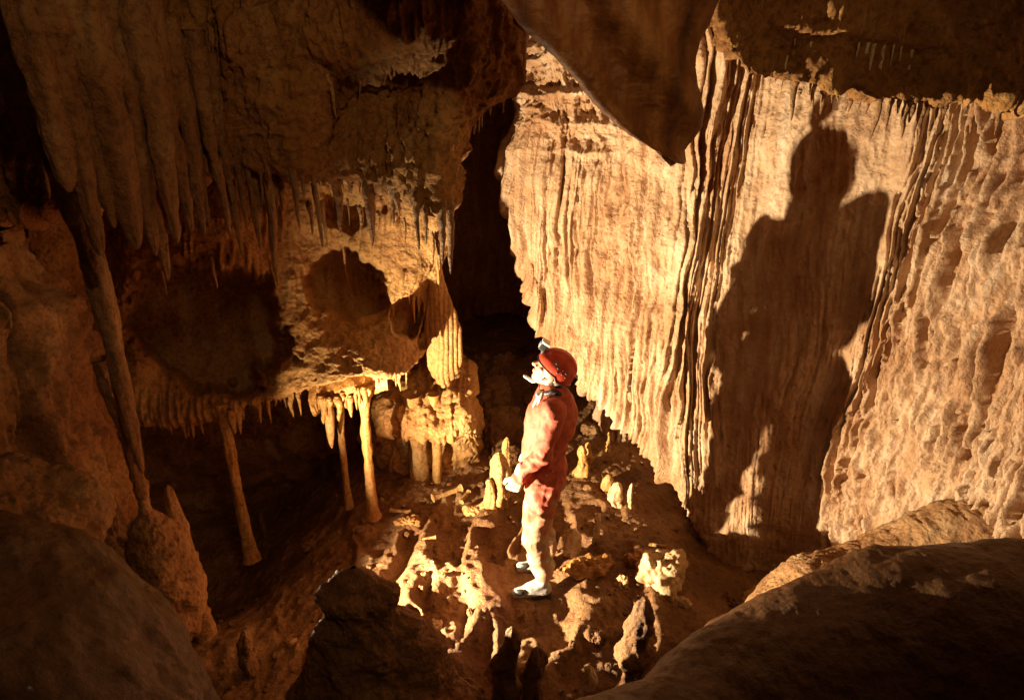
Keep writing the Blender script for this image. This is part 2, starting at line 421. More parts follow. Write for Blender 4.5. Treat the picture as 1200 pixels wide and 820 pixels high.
o, SHELFG = relief('flowstone_shelf', sh, 460, 640, M['shelf'], big=.07, mid=.035, fine=.016, seed=80, warp=shelf_warp,
                   fl=[(.03, 3, 1.6, 2.9, .08, .3, .010, .026, .02, .055, sh_mask), (.02, 3, .8, 1.1, .06, .22, .008, .02, .02, .05, lip_mask)])
tag(o, 'broad ochre flowstone shelf with a large dark alcove, jutting over the black hollow at left', 'rock shelf'); SURF['shelf'] = o

# ------------------------------------------------------------------ floor
def floor_h(x, y):
    p = np.stack([x, y, 0 * x], -1)
    h = .05 * fbm(p * 1.3, 4, 5) + .03 * fbm(p * 5, 4, 6)
    # ridges/rills of the lit clay between light and caver
    r = np.abs(fbm(p * np.array([3.4, 1.5, 1]) + np.array([4.3, 1.2, 0]) + .25 * fbm(p * 3, 2, 12)[..., None], 3, 8))
    flat = 1 - np.exp(-(((x - .14) / .22) ** 2 + ((y - 3.44) / .22) ** 2) ** 2)
    h = h * (.25 + .75 * flat)
    h += .11 * flat * (1 - sstep(0, .34, r)) * np.exp(-(((x + .15) / 1.2) ** 2 + ((y - 3.35) / 1.0) ** 2))
    # the floor drops away to the left-rear below the shelf
    h -= .75 * sstep(-1.0, -2.4, x) * sstep(2.9, 3.9, y)
    # climbs to the back and towards the photographer
    h += .25 * sstep(5.2, 6.6, y)
    h -= .28 * sstep(.9, 1.8, x)
    h += .25 * (1 - sstep(.9, 2.1, y))
    # rising rim against the right wall
    return h
def build_floor():
    n = 700
    xs_ = np.linspace(-4.2, 4.2, n); ys_ = np.linspace(.2, 9.0, n)
    # finer around the middle
    Xg, Yg = np.meshgrid(xs_, ys_)
    H = floor_h(Xg, Yg)
    p = np.stack([Xg, Yg, 0 * Xg], -1)
    H += .012 * fbm(p * 16, 3, 61) + .012 * np.clip(billow(p * 11, 3, 62), 0, 1) + .012 * sstep(.3, .6, vnoise(p * 26, 65))
    V = np.stack([Xg, Yg, H], -1).reshape(-1, 3)
    o = link('floor', V, gridfaces(n, n), M['floor'], origin=np.zeros(3)); tag(o, kind='structure'); SURF['floor'] = o
build_floor()
def fz(x, y): return float(floor_h(np.array([x]), np.array([y]))[0])

# ------------------------------------------------------------------ closed shell of the cave behind everything
def build_shell():
    nv, nu = 160, 260
    th = np.linspace(0, 2 * math.pi, nu, endpoint=False)[None, :]; ph = np.linspace(.02, math.pi - .02, nv)[:, None]
    G = np.stack([6.2 * np.cos(th) * np.sin(ph) + 0 * ph, 7.2 * np.sin(th) * np.sin(ph) + 2.8 + 0 * ph, 4.4 * np.cos(ph) + 2.2 + 0 * th], -1)
    N = (G - np.array([0, 2.8, 2.2])); N /= np.linalg.norm(N, axis=-1, keepdims=True)
    D = .5 * fbm(G * .8, 4, 99) + .12 * fbm(G * 3, 3, 98)
    V = (G + N * D[..., None]).reshape(-1, 3)
    F_ = gridfaces(nv, nu, True)
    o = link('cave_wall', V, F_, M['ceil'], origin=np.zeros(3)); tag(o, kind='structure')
build_shell()

# dark passage walls behind the caver
pw = []
for z in (4.2, 3.2, 2.2, 1.2, .5, -.2):
    pw.append([(-1.6, 5.3, z), (-1.0, 5.7, z), (-.9, 6.3, z), (-.85, 7.0, z), (-.4, 7.8, z), (.35, 7.7, z), (.75, 7.0, z), (.95, 6.3, z), (1.6, 5.8, z)])
pw = [np.array(r) + np.array([.05 * math.sin(i), 0, 0]) for i, r in enumerate(pw)]
o, _ = relief('passage_wall', pw, 260, 300, M['ceil'], big=.2, mid=.05, fine=.01, seed=120, toward=np.array([0.1, 5.5, 2]),
              fl=[(.07, 2, 1.0, 4.0, .8, 2.0, .03, .07, .03, .09, None)])
tag(o, kind='structure')
# rear of the hollow below the shelf
lw = []
for z in (1.6, .9, .3, -.4, -1.0):
    lw.append([(-3.6, 3.2, z), (-3.2, 4.6, z), (-2.6, 5.3, z), (-1.8, 5.5, z), (-1.15, 5.25, z), (-.85, 5.05, z), (-.72, 5.3, z), (-.85, 5.9, z)])
o, _ = relief('hollow_wall', [np.array(r) for r in lw], 200, 300, M['floor'], big=.2, mid=.08, fine=.02, seed=140)
tag(o, kind='structure')

# ------------------------------------------------------------------ hanging blade, top centre
def closed_rings(name, rings, nv, nu, mat, seed, big=.03, mid=.015, fine=.006, ext=None, caps=True, label=None, cat=None, group=None, ridges=None):
    """rings: list of closed cross-section control loops (same count)"""
    R = np.asarray(rings, float)
    K = R.shape[1]
    Rw = np.concatenate([R[:, -1:], R, R[:, :2]], 1)
    A = cr1(R if False else Rw, nv)
    B = np.moveaxis(cr1(np.moveaxis(A, 1, 0), (K + 2) * 24 + 1), 0, 1)
    B = B[:, 24:24 * (K + 1)]
    idx = np.linspace(0, B.shape[1], nu, endpoint=False).astype(int)
    G = B[:, idx]
    c = G.mean(1, keepdims=True)
    du = np.roll(G, -1, 1) - np.roll(G, 1, 1); dv = np.gradient(G, axis=0)
    n = np.cross(du, dv); n /= np.linalg.norm(n, axis=-1, keepdims=True) + 1e-9
    if ((n * (G - c)).sum(-1)).mean() < 0: n = -n
    D = big * fbm(G * 2.5, 3, seed) + mid * fbm(G * 9, 3, seed + 4) + fine * billow(G * 28, 3, seed + 9)
    if ridges: D = D + ridges(G)
    G = G + n * D[..., None]
    V = G.reshape(-1, 3)
    Fq = gridfaces(nv, nu, True)
    c0 = len(V); V = np.concatenate([V, [G[0].mean(0)], [G[-1].mean(0)]])
    faces = Fq.tolist() + [[(j + 1) % nu, j, c0] for j in range(nu)] + [[(nv - 1) * nu + j, (nv - 1) * nu + (j + 1) % nu, c0 + 1] for j in range(nu)]
    o = link(name, V, faces, mat)
    if label: tag(o, label, cat, group)
    return o

# blade: horizontal sections, from the roof down to the tip
def blade():
    secs = [  # py, pxL, pxR, Y, thickness
        (-220, 400, 880, 2.2, .26), (-60, 515, 838, 2.22, .25), (0, 578, 832, 2.23, .24), (40, 626, 829, 2.24, .22), (85, 672, 826, 2.26, .19),
        (120, 704, 820, 2.28, .15), (150, 734, 814, 2.29, .10), (172, 762, 806, 2.3, .05), (192, 788, 798, 2.3, .012)]
    rings = []
    for py, a, b, Y, t in secs:
        A = P(a, py, Y); B = P(b, py, Y + .1); m = (A + B) / 2; w = (B - A)
        rings.append([A, A * .75 + B * .25 + [0, -t * .12, 0], m + [0, -t * .22, 0], A * .2 + B * .8 + [0, -t * .22, 0], B,
                      A * .2 + B * .8 + [0, t * .6, 0], m + [0, t * .6, 0], A * .75 + B * .25 + [0, t * .5, 0]])
    def rid(G):
        return .006 * np.sin((G[..., 0] * 1.0 + G[..., 2] * .9) * 26 + 3 * fbm(G * 1.5, 2, 4))
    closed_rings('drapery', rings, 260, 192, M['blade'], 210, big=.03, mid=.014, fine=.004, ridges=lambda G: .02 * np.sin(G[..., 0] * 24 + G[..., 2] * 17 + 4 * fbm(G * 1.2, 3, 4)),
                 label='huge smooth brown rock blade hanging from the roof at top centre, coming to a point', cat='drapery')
blade()

# ------------------------------------------------------------------ overhanging roof lip, top right
def roof_extra(G, N):
    rel = G - CAM; dp = rel @ FWD; px = 600 + F * rel[..., 0] / dp; py = 410 - F * (rel @ UP) / dp
    wv = 8 * fbm(G * 4, 2, 66); e = 42 + (px - 900) * .06 + wv
    return .05 * sstep(860, 900, px) * (1 - sstep(1090, 1130, px)) * (1 - sstep(e, e + 7, py)) * sstep(e - 90, e - 20, py)
rl = []
bx = [815, 870, 910, 960, 1020, 1080, 1140, 1200, 1300]
by = [-30, 80, 100, 108, 120, 128, 122, 128, 120]
def rr(py_f, Yf): return [(x, (b * py_f[0] + py_f[1]), Yf) for x, b in zip(bx, by)]
rl.append([(x, -420, 3.3) for x, b in zip(bx, by)])
rl.append([(x, b - 240, 3.05) for x, b in zip(bx, by)])
rl.append([(x, b - 130, 2.85) for x, b in zip(bx, by)])
rl.append([(x, b - 60, 2.78) for x, b in zip(bx, by)])
rl.append([(x, b - 5, 2.72) for x, b in zip(bx, by)])
rl = rowsP(rl); last = rl[-1]
rl.append(last + np.array([0, .15, .03])); rl.append(last + np.array([0, .5, .25])); rl.append(last + np.array([0, 1.3, .8]))
rl = [np.concatenate([[r[0] + np.array([.02, .7, .4])], [r[0] + np.array([-.02, .25, .15])], r]) for r in rl]
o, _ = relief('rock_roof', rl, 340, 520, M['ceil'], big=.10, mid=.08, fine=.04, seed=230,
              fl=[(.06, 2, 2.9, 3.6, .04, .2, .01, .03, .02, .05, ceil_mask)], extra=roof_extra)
tag(o, kind='structure'); SURF['roof'] = o

from mathutils import Vector
def ray(origin, d, keys):
    best = None
    for k in keys:
        ob = SURF[k]; h, loc, n, i = ob.ray_cast(Vector(origin) - ob.location, Vector(d))
        if h:
            L_ = (loc + ob.location - Vector(origin)).length
            if best is None or L_ < best[0]: best = (L_, np.array(loc + ob.location))
    return best
bpy.context.view_layer.update()
def seat(px, py, Y, keys=('ceil', 'shelf', 'roof', 'wall')):
    # where the rock really is at that spot
    for dy in (0, -3, -6, -9, -12, 3):
        p = P(px, py + dy, Y); d = p - CAM; L_ = np.linalg.norm(d); h = ray(CAM, d / L_, keys)
        if h and h[0] < L_ * 1.3: return h[1] + d / L_ * .025, (h[1][1])
    return P(px, py, Y), Y
def ground(px, py):
    p = P(px, py, 3.0); d = p - CAM; d /= np.linalg.norm(d); h = ray(CAM, d, ('floor',))
    return h[1] if h else P(px, py, 3.0)
# ------------------------------------------------------------------ boulders
def sphere_rock(name, c, r, mat, seed, big=.2, mid=.06, fine=.015, nv=120, nu=200, label=None, cat=None, group=None, rotz=0, tilt=0, flat=0, power=1.0, strat=0, origin=True):
    th = np.linspace(0, 2 * math.pi, nu, endpoint=False)[None, :]; ph = np.linspace(.01, math.pi - .01, nv)[:, None]
    D = np.stack([np.cos(th) * np.sin(ph), np.sin(th) * np.sin(ph), np.cos(ph) + 0 * th], -1)
    if power != 1: D = np.sign(D) * np.abs(D) ** power
    r = np.array(r, float); m = r.mean()
    G = D * r
    s = 1.0 / m
    nrm = D / np.linalg.norm(D, axis=-1, keepdims=True)
    k = big * fbm(G * s * 1.1 + seed, 4, seed) + mid * fbm(G * s * 4 + seed, 4, seed + 1) + fine * billow(G * s * 12, 3, seed + 2)
    if strat: k = k + strat * np.sin(G[..., 2] * s * 14 + 4 * fbm(G * s * 2, 2, seed + 5))
    G = G + nrm * (k * m)[..., None]
    a, t = math.radians(rotz), math.radians(tilt)
    Rx = np.array([[1, 0, 0], [0, math.cos(t), -math.sin(t)], [0, math.sin(t), math.cos(t)]])
    Rz = np.array([[math.cos(a), -math.sin(a), 0], [math.sin(a), math.cos(a), 0], [0, 0, 1]])
    V = (G.reshape(-1, 3) @ Rx.T @ Rz.T) + np.asarray(c)
    o = link(name, V, gridfaces(nv, nu, True), mat)
    if label: tag(o, label, cat, group)
    return o

def mound(name, outline, mat, seed, depth_back=.8, label=None, cat=None, nv=260, nu=420, yfront=None, big=.05, mid=.02, fine=.006, group=None):
    """boulder with a ridge seen along an outline (px,py,Y): falls towards the camera in front and drops behind"""
    ridge = np.array([P(*p) for p in outline])
    rows = []
    rows.append(ridge + np.array([0, depth_back, -1.6]))
    rows.append(ridge + np.array([0, depth_back * .75, -.6]))
    rows.append(ridge + np.array([0, depth_back * .35, -.12]))
    rows.append(ridge)
    for (dy, dz) in yfront: rows.append(ridge + np.array([0, dy, dz]))
    o, _ = relief(name, rows, nv, nu, mat, big=big, mid=mid, fine=fine, seed=seed, toward=CAM + np.array([0, 0, 2.]))
    if label: tag(o, label, cat, group)
    return o

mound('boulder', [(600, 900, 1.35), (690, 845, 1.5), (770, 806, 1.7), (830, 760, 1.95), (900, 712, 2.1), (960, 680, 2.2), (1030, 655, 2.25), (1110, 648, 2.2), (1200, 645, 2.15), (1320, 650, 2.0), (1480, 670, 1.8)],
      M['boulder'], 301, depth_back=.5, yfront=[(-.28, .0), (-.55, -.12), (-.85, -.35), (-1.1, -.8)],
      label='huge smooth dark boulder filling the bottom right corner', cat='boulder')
mound('boulder', [(900, 720, 2.75), (945, 668, 2.85), (1000, 652, 2.9), (1050, 632, 2.9), (1100, 608, 2.88), (1150, 592, 2.85), (1200, 578, 2.8), (1280, 560, 2.7), (1400, 540, 2.5)],
      M['pipe'], 302, depth_back=.6, yfront=[(-.2, -.06), (-.4, -.18), (-.55, -.4), (-.6, -.9)], big=.04, mid=.035, fine=.02,
      label='rough brown boulder with a lit ridge behind the huge smooth boulder at right', cat='boulder')

# left foreground boulder
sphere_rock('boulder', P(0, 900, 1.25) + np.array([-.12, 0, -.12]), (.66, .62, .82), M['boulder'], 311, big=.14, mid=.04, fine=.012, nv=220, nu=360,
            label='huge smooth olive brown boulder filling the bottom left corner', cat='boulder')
# rounded boss above it
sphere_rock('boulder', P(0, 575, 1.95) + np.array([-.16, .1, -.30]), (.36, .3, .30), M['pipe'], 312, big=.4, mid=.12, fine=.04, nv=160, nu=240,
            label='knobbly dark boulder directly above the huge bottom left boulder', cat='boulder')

# foreground hump with knob
def hump():
    c = np.array([-.60, 2.40, 0])
    nv, nu = 220, 320
    th = np.linspace(0, 2 * math.pi, nu, endpoint=False)[None, :]; t = np.linspace(0, 1, nv)[:, None]
    # radius from top to bottom
    rad = .002 + .035 * sstep(0, .04, t) + .54 * t ** .95 + .075 * np.exp(-((t - .10) / .07) ** 2)
    z = 1.22 * (1 - t) ** .95
    sx = 1.0 + .0 * th; 
    cx = -.10 * (1 - t) ** 1.2
    G = np.stack([cx + rad * np.cos(th) * (1.12), rad * np.sin(th) * .8, z - .18 + 0 * th], -1)
    nrm = np.stack([np.cos(th) + 0 * t, np.sin(th) + 0 * t, .6 + 0 * th + 0 * t], -1); nrm /= np.linalg.norm(nrm, axis=-1, keepdims=True)
    D = (.10 * fbm(G * 3.2 + 7, 4, 330) + .03 * fbm(G * 11, 4, 331) + .012 * billow(G * 30, 3, 332)) * sstep(0, .08, t)
    G = G + nrm * D[..., None] + c
    o = link('stalagmite', G.reshape(-1, 3), gridfaces(nv, nu, True), M['floor'])
    tag(o, 'broad dark rocky stalagmite mound with a knob on top, in front of the lit clay', 'stalagmite')
hump()

# ------------------------------------------------------------------ spikes (stalactites, stalagmites, columns)
def spike_mesh(L, r0, r1, seed, nseg=14, kind='stalactite', bumpy=.18, bend=.0, step=.012):
    nr = max(10, min(160, int(L / step)))
    t = np.linspace(0, 1, nr)[:, None]; th = np.linspace(0, 2 * math.pi, nseg, endpoint=False)[None, :]
    if kind == 'stalactite': rad = r1 + (r0 - r1) * (1 - t) ** .8; rad = rad * np.sqrt(np.clip(1 - t ** 18, 0.02, 1))
    elif kind == 'stalagmite': rad = (r1 + (r0 - r1) * t ** .75) * np.sqrt(np.clip(1 - (1 - t) ** 14, 0.004, 1))
    elif kind == 'column': rad = r1 + (r0 - r1) * np.abs(2 * t - 1) ** 7
    elif kind == 'straw': rad = r0 + 0 * t
    z = -t * L
    bx_ = bend * L * vnoise(np.stack([t * 2.2, 0 * t + seed, 0 * t], -1), seed) * sstep(0, .3, t)
    by_ = bend * L * vnoise(np.stack([t * 2.2, 0 * t + seed + 5.5, 0 * t], -1), seed + 2) * sstep(0, .3, t)
    q = np.stack([np.cos(th) * 1.6 + 0 * t, np.sin(th) * 1.6 + 0 * t, z / max(r0, .01) * .35 + 0 * th + seed], -1)
    rad = rad * (1 + .35 * bumpy * fbm(q * np.array([2.2, 2.2, 5]), 3, seed + 7) + bumpy * fbm(q, 3, seed) + bumpy * .5 * vnoise(np.stack([0 * th + 0 * t, 0 * th + 0 * t, z / max(r0, .008) * .9 + seed + 0 * th], -1), seed + 9))
    V = np.stack([np.cos(th) * rad + bx_, np.sin(th) * rad + by_, z + 0 * th], -1).reshape(-1, 3)
    F_ = gridfaces(nr, nseg, True).tolist()
    F_.append(list(range(nseg))); F_.append([(nr - 1) * nseg + j for j in range(nseg)][::-1])
    return V, F_

SEED = [1000]
def spike(name, px, py, Y, py2, r0, r1, mat, label, cat, group=None, kind='stalactite', bumpy=.18, bend=.02, nseg=14, dz=0):
    """stands/hangs plumb: starts at photo point (px,py) Y metres off, ends level with py2"""
    SEED[0] += 1
    top = P(px, py, Y); z2 = zat(py2, Y); L = max(.02, top[2] - z2)
    V, F_ = spike_mesh(L, r0, r1, SEED[0], nseg, kind, bumpy, bend)
    o = link(name, V + top, F_, mat, origin=(top if kind in ('stalactite', 'straw') else np.array([top[0], top[1], z2])))
    tag(o, label, cat, group)
    return o

def copy_spike(src, top, sx, L, L0, label, cat, group):
    c = src.copy(); COL.objects.link(c); c.location = top; c.scale = (sx, sx, L / L0); c.rotation_euler = (0, 0, random.uniform(0, 6.28))
    tag(c, label, cat, group); return c

# organ pipes, upper left: (px at top, py top, Y, py tip, r0, r1)
pipes = [(8, -60, 2.35, 225, .085, .05), (38, -60, 2.4, 300, .075, .04), (62, -60, 2.45, 268, .07, .035), (84, -60, 2.5, 292, .10, .05), (118, -40, 2.6, 300, .085, .03), (146, -30, 2.62, 285, .075, .028),
         (128, 20, 2.75, 330, .06, .03), (170, 0, 2.7, 272, .06, .025), (160, 40, 2.85, 268, .05, .02), (196, 20, 2.8, 276, .055, .018), (210, 45, 2.85, 262, .045, .015), (226, 35, 2.85, 276, .05, .012), (244, 60, 2.9, 238, .04, .012),
         (250, 80, 2.95, 300, .035, .012), (262, 90, 2.95, 270, .035, .010), (276, 110, 3.0, 292, .036, .012), (286, 120, 3.0, 250, .03, .010), (297, 125, 3.0, 335, .036, .012), (318, 140, 3.05, 236, .026, .008), (338, 150, 3.05, 268, .024, .006)]
wherep = ['first', 'second', 'third', 'fourth', 'fifth', 'sixth', 'seventh', 'eighth', 'ninth', 'tenth', 'eleventh', 'twelfth', 'thirteenth', 'fourteenth', 'fifteenth', 'sixteenth', 'seventeenth', 'eighteenth', 'nineteenth', 'twentieth']
for i, (px, py, Y, py2, r0, r1) in enumerate(pipes):
    spike('stalactite', px, py, Y, py2, r0 * .82, r1 * .6, M['pipe'], 'brown organ pipe stalactite, %s from the left edge of the upper left row' % wherep[i], 'stalactite',
          'organ pipe stalactites at upper left', bumpy=.34, bend=.02, nseg=36)
rf = random.Random(5)
for i in range(42):
    px = rf.uniform(-10, 330); t_ = px / 330
    spike('stalactite', px, rf.uniform(0, 60) + 90 * t_, 2.75 + .3 * t_, rf.uniform(150, 240) + 10 * t_, .040 - .022 * t_, .010, M['pipe'], 'thin brown stalactite filling a gap between the big organ pipes', 'stalactite',
          'thin stalactites between the organ pipes', bumpy=.3, bend=.03, nseg=18)
# the long slim column
spike('column', 66, 120, 2.72, 556, .062, .022, M['pipe'], 'long slim brown column running from the organ pipes down past the alcove', 'column', kind='stalactite', nseg=36, bend=.02, bumpy=.25)
spike('column', 118, 420, 2.8, 600, .035, .026, M['pipe'], 'thin knobbly column just right of the flowstone cascade at left', 'column', kind='stalactite', nseg=24, bend=.04, bumpy=.35)

# fluted cascade at left
lc = []
for z, o_ in ((2.35, 0), (2.0, -.02), (1.7, -.10), (1.4, -.12), (1.1, -.05), (.7, .0), (.3, .03), (-.2, .05)):
    lc.append([(q[0] - .55 - .12 * z, q[1] + .05, z) for q in [(-2.9, 1.8 + o_, z), (-2.3, 2.3 + o_, z), (-2.05, 2.45 + o_ * 1.5, z), (-1.8, 2.55 + o_, z), (-1.62, 2.62 + o_ * 1.5, z), (-1.46, 2.8 + o_, z), (-1.45, 3.0, z), (-1.65, 3.3, z), (-2.1, 3.7, z)]])
o, _ = relief('flowstone_cascade', [np.array(r) for r in lc], 320, 420, M['pipe'], big=.16, mid=.05, fine=.018, seed=150, bigf=2.2,
              fl=[(.11, 2, .8, 2.4, .6, 1.4, .04, .09, .06, .14, None), (.04, 3, .2, 2.3, .1, .5, .012, .03, .015, .04, None)])
tag(o, 'tall dark brown flowstone cascade of fluted bulges at the left edge', 'flowstone')

# leaning flowstone stub with column
sphere_rock('stalagmite', P(190, 700, 2.75) + np.array([0, .05, .05]), (.17, .17, .42), M['pipe'], 341, big=.2, mid=.1, fine=.04, nv=160, nu=200, tilt=0,
            label='squat rough stalagmite under the long slim column at left', cat='stalagmite')
spike('stalagmite', 196, 568, 2.95, 745, .06, .03, M['pipe'], 'slim tapering stalagmite beside the squat rough one at left', 'stalagmite', kind='stalagmite', nseg=24, bumpy=.3)
spike('stalagmite', 166, 582, 2.8, 690, .04, .03, M['pipe'], 'short blunt stalagmite on top of the squat rough one at left', 'stalagmite', kind='stalagmite', nseg=20, bumpy=.3)

# columns under the shelf
spike('column', 259, 468, 4.05, 655, .075, .036, M['shelf'], 'lone slim column standing in the black hollow under the shelf', 'column', kind='column', nseg=28, bumpy=.3, bend=.02)
spike('column', 424, 450, 4.12, 605, .065, .032, M['yellow'], 'bright honey coloured column under the small ledge', 'column', kind='column', nseg=28, bumpy=.28, bend=.01)
spike('column', 396, 456, 4.2, 595, .04, .022, M['shelf'], 'dim slender column left of the bright honey coloured one', 'column', kind='column', nseg=20, bumpy=.2)
spike('stalactite', 382, 468, 4.05, 525, .05, .008, M['shelf'], 'pointed stalactite hanging from the left end of the small ledge', 'stalactite', nseg=20)
spike('column', 483, 462, 4.64, 598, .085, .074, M['shelf'], 'thick square looking pillar under the brown flow mound', 'column', kind='column', nseg=28, bumpy=.2)
spike('column', 508, 462, 4.62, 583, .045, .035, M['yellow'], 'short golden pillar right of the thick square looking pillar', 'column', kind='column', nseg=20, bumpy=.15)

# small ledge with black crack on top
def ledge():
    A = P(366, 462, 4.02); B = P(448, 440, 4.1)
    rows = []
    for k, (dy, dz) in enumerate([(.45, .30), (.12, .09), (0, 0), (0, -.05), (.03, -.14), (.15, -.16), (.5, -.14)]):
        rows.append([A + (B - A) * f + np.array([0, dy + .03 * math.sin(f * 9), dz + .01 * math.sin(f * 14)]) for f in np.linspace(-.05, 1.05, 8)])
    o, _ = relief('rock_ledge', rows, 120, 220, M['yellow'], big=.02, mid=.015, fine=.008, seed=160, thick=.0,
                  fl=[(.02, 3, .75, 1.0, .06, .2, .008, .02, .012, .035, None)])
    tag(o, 'small pale ledge fringed with drip points beneath a black crack', 'rock ledge')
ledge()

# drapery leaf beside the passage
def leaf():
    secs = [(285, 504, 512, 4.75, .04), (325, 502, 519, 4.7, .08), (360, 501, 532, 4.65, .10), (390, 500, 540, 4.62, .11), (415, 501, 541, 4.6, .10), (432, 504, 537, 4.6, .08), (444, 511, 529, 4.6, .05), (452, 518, 524, 4.6, .02)]
    rings = []
    for py, a, b, Y, t in secs:
        A = P(a, py, Y); B = P(b, py, Y + .02); m = (A + B) / 2
        rings.append([A, A * .7 + B * .3 + [0, -t * .5, 0], m + [0, -t * .6, 0], A * .25 + B * .75 + [0, -t * .4, 0], B, A * .25 + B * .75 + [0, t * .5, 0], m + [0, t * .6, 0], A * .75 + B * .25 + [0, t * .5, 0]])
    rid = lambda G: .010 * np.abs(np.sin(G[..., 0] * 95 + 1.5 * fbm(G * 4, 2, 8))) * (1 - sstep(1.2, 1.6, G[..., 2]) * .6)
    closed_rings('drapery', rings, 160, 192, M['shelf'], 215, big=.02, mid=.008, fine=.003, ridges=rid,
                 label='leaf shaped fluted drapery hanging beside the dark passage', cat='drapery')
leaf()

# mounds in the middle distance
def mid_rock(px, py, Y, r, mat, seed, label, name='rock_mound', cat='rock', **k):
    return sphere_rock(name, P(px, py, Y), r, mat, seed, label=label, cat=cat, **k)
mr = []
for py, Y in ((425, 5.2), (448, 4.85), (470, 4.62), (495, 4.5), (512, 4.5), (519, 4.66), (545, 4.74), (580, 4.72), (625, 4.7)):
    mr.append([(425, py, Y + .45), (445, py, Y + .1), (470, py + 2, Y), (500, py + 2, Y - .02), (530, py - 2, Y), (552, py - 4, Y + .08), (558 - max(0, (500 - py) * .3), py - 4, Y + .3), (556 - max(0, (500 - py) * .3), py - 4, Y + .7)])
o, _ = relief('rock_mound', rowsP(mr), 260, 240, M['shelf'], big=.10, mid=.06, fine=.022, seed=420, bigf=3, fl=[(.03, 3, -.1, 1.0, .06, .25, .01, .025, .01, .03, None)])
tag(o, 'broad brown flow mound with pillars under its rim, below the leaf shaped drapery', 'rock mound')
mr = []
for py, Y in ((405, 6.6), (425, 6.2), (445, 5.9), (470, 5.6), (500, 5.3), (530, 5.0), (560, 4.8)):
    mr.append([(540, py + 8, Y + .3), (560, py + 14, Y - .1), (585, py + 10, Y - .15), (612, py + 18, Y), (640, py + 14, Y - .1), (668, py + 26, Y), (700, py + 38, Y + .1), (730, py + 50, Y + .3)])
o, _ = relief('rock_mound', rowsP(mr), 240, 240, M['floor'], big=.22, mid=.10, fine=.03, seed=430, bigf=3)
tag(o, 'dim lumpy rubble slope behind the caver at the mouth of the dark passage', 'rock mound')
# pale stalagmite group left of the caver and others on the floor: (px, py_top, py_base, r, mat, label)
stg = [
    (585, 530, 590, .075, 'shelf', 'thickest pale stalagmite just left of the caver'),
    (594, 512, 560, .04, 'shelf', 'knobby round headed stalagmite behind the thickest pale one'),
    (574, 562, 592, .05, 'shelf', 'low pale stub at the left foot of the thickest pale stalagmite'),
    (680, 522, 556, .05, 'yellow', 'twin pale yellow stalagmite just behind the caver, left of the pair'),
    (688, 518, 548, .028, 'yellow', 'finger like pale yellow stalagmite of the pair just behind the caver'),
    (712, 506, 528, .016, 'yellow', 'tiny upright stalagmite standing alone right of the caver'),
    (722, 565, 594, .05, 'bright', 'short jagged pale stalagmite right of the caver'),
    (738, 566, 596, .022, 'bright', 'slim upright tip right of the jagged pale stalagmite'),
    (712, 556, 574, .045, 'yellow', 'low pale knob behind the jagged stalagmite'),
    (699, 600, 634, .022, 'bright', 'small lit stalagmite right of the caver at knee height'),
    (670, 620, 652, .055, 'bright', 'lit cone directly behind the caver\'s calves'),
    (310, 600, 628, .02, 'floor', 'tiny dim stalagmite right of the lone slim column'),
    (448, 582, 600, .02, 'floor', 'tiny stalagmite at the foot of the honey coloured column'),
    (600, 735, 830, .055, 'floor', 'tallest dark stalagmite of the trio at the bottom centre'),
    (586, 765, 830, .05, 'floor', 'left dark stalagmite of the trio at the bottom centre'),
    (628, 758, 828, .055, 'floor', 'right dark stalagmite of the trio at the bottom centre'),
    (745, 702, 815, .075, 'floor', 'large dark stalagmite between the trio and the smooth boulder'),
    (295, 738, 786, .035, 'floor', 'small dark stalagmite left of the knobbed mound'),
    (411, 722, 770, .035, 'floor', 'small dark stalagmite on the face of the knobbed mound'),
    (550, 795, 835, .035, 'floor', 'low dark stub left of the bottom centre trio'),
    (690, 780, 806, .035, 'bright', 'pale lump lit between the two dark stalagmite groups'),
]
def gy(py):
    """distance at which the floor is seen at photo row py"""
    r = (sp + (py - 410) / F * cp) / (cp - (py - 410) / F * sp)
    return 3.1 / r
for (px, pt, pb, r, mt, lab) in stg:
    g = ground(px, pb); x, Y = g[0], g[1]
    zb = g[2] - .06
    zt = zat(pt, Y)
    SEED[0] += 1
    L = zt - zb
    V, F_ = spike_mesh(L, r * 1.1, r * (.75 if mt == 'floor' else .62), SEED[0], 30, 'stalagmite', .6, .05, .005)
    o = link('stalagmite', V + np.array([x, Y, zt]), F_, M[mt], origin=np.array([x, Y, zb])); tag(o, lab, 'stalagmite')

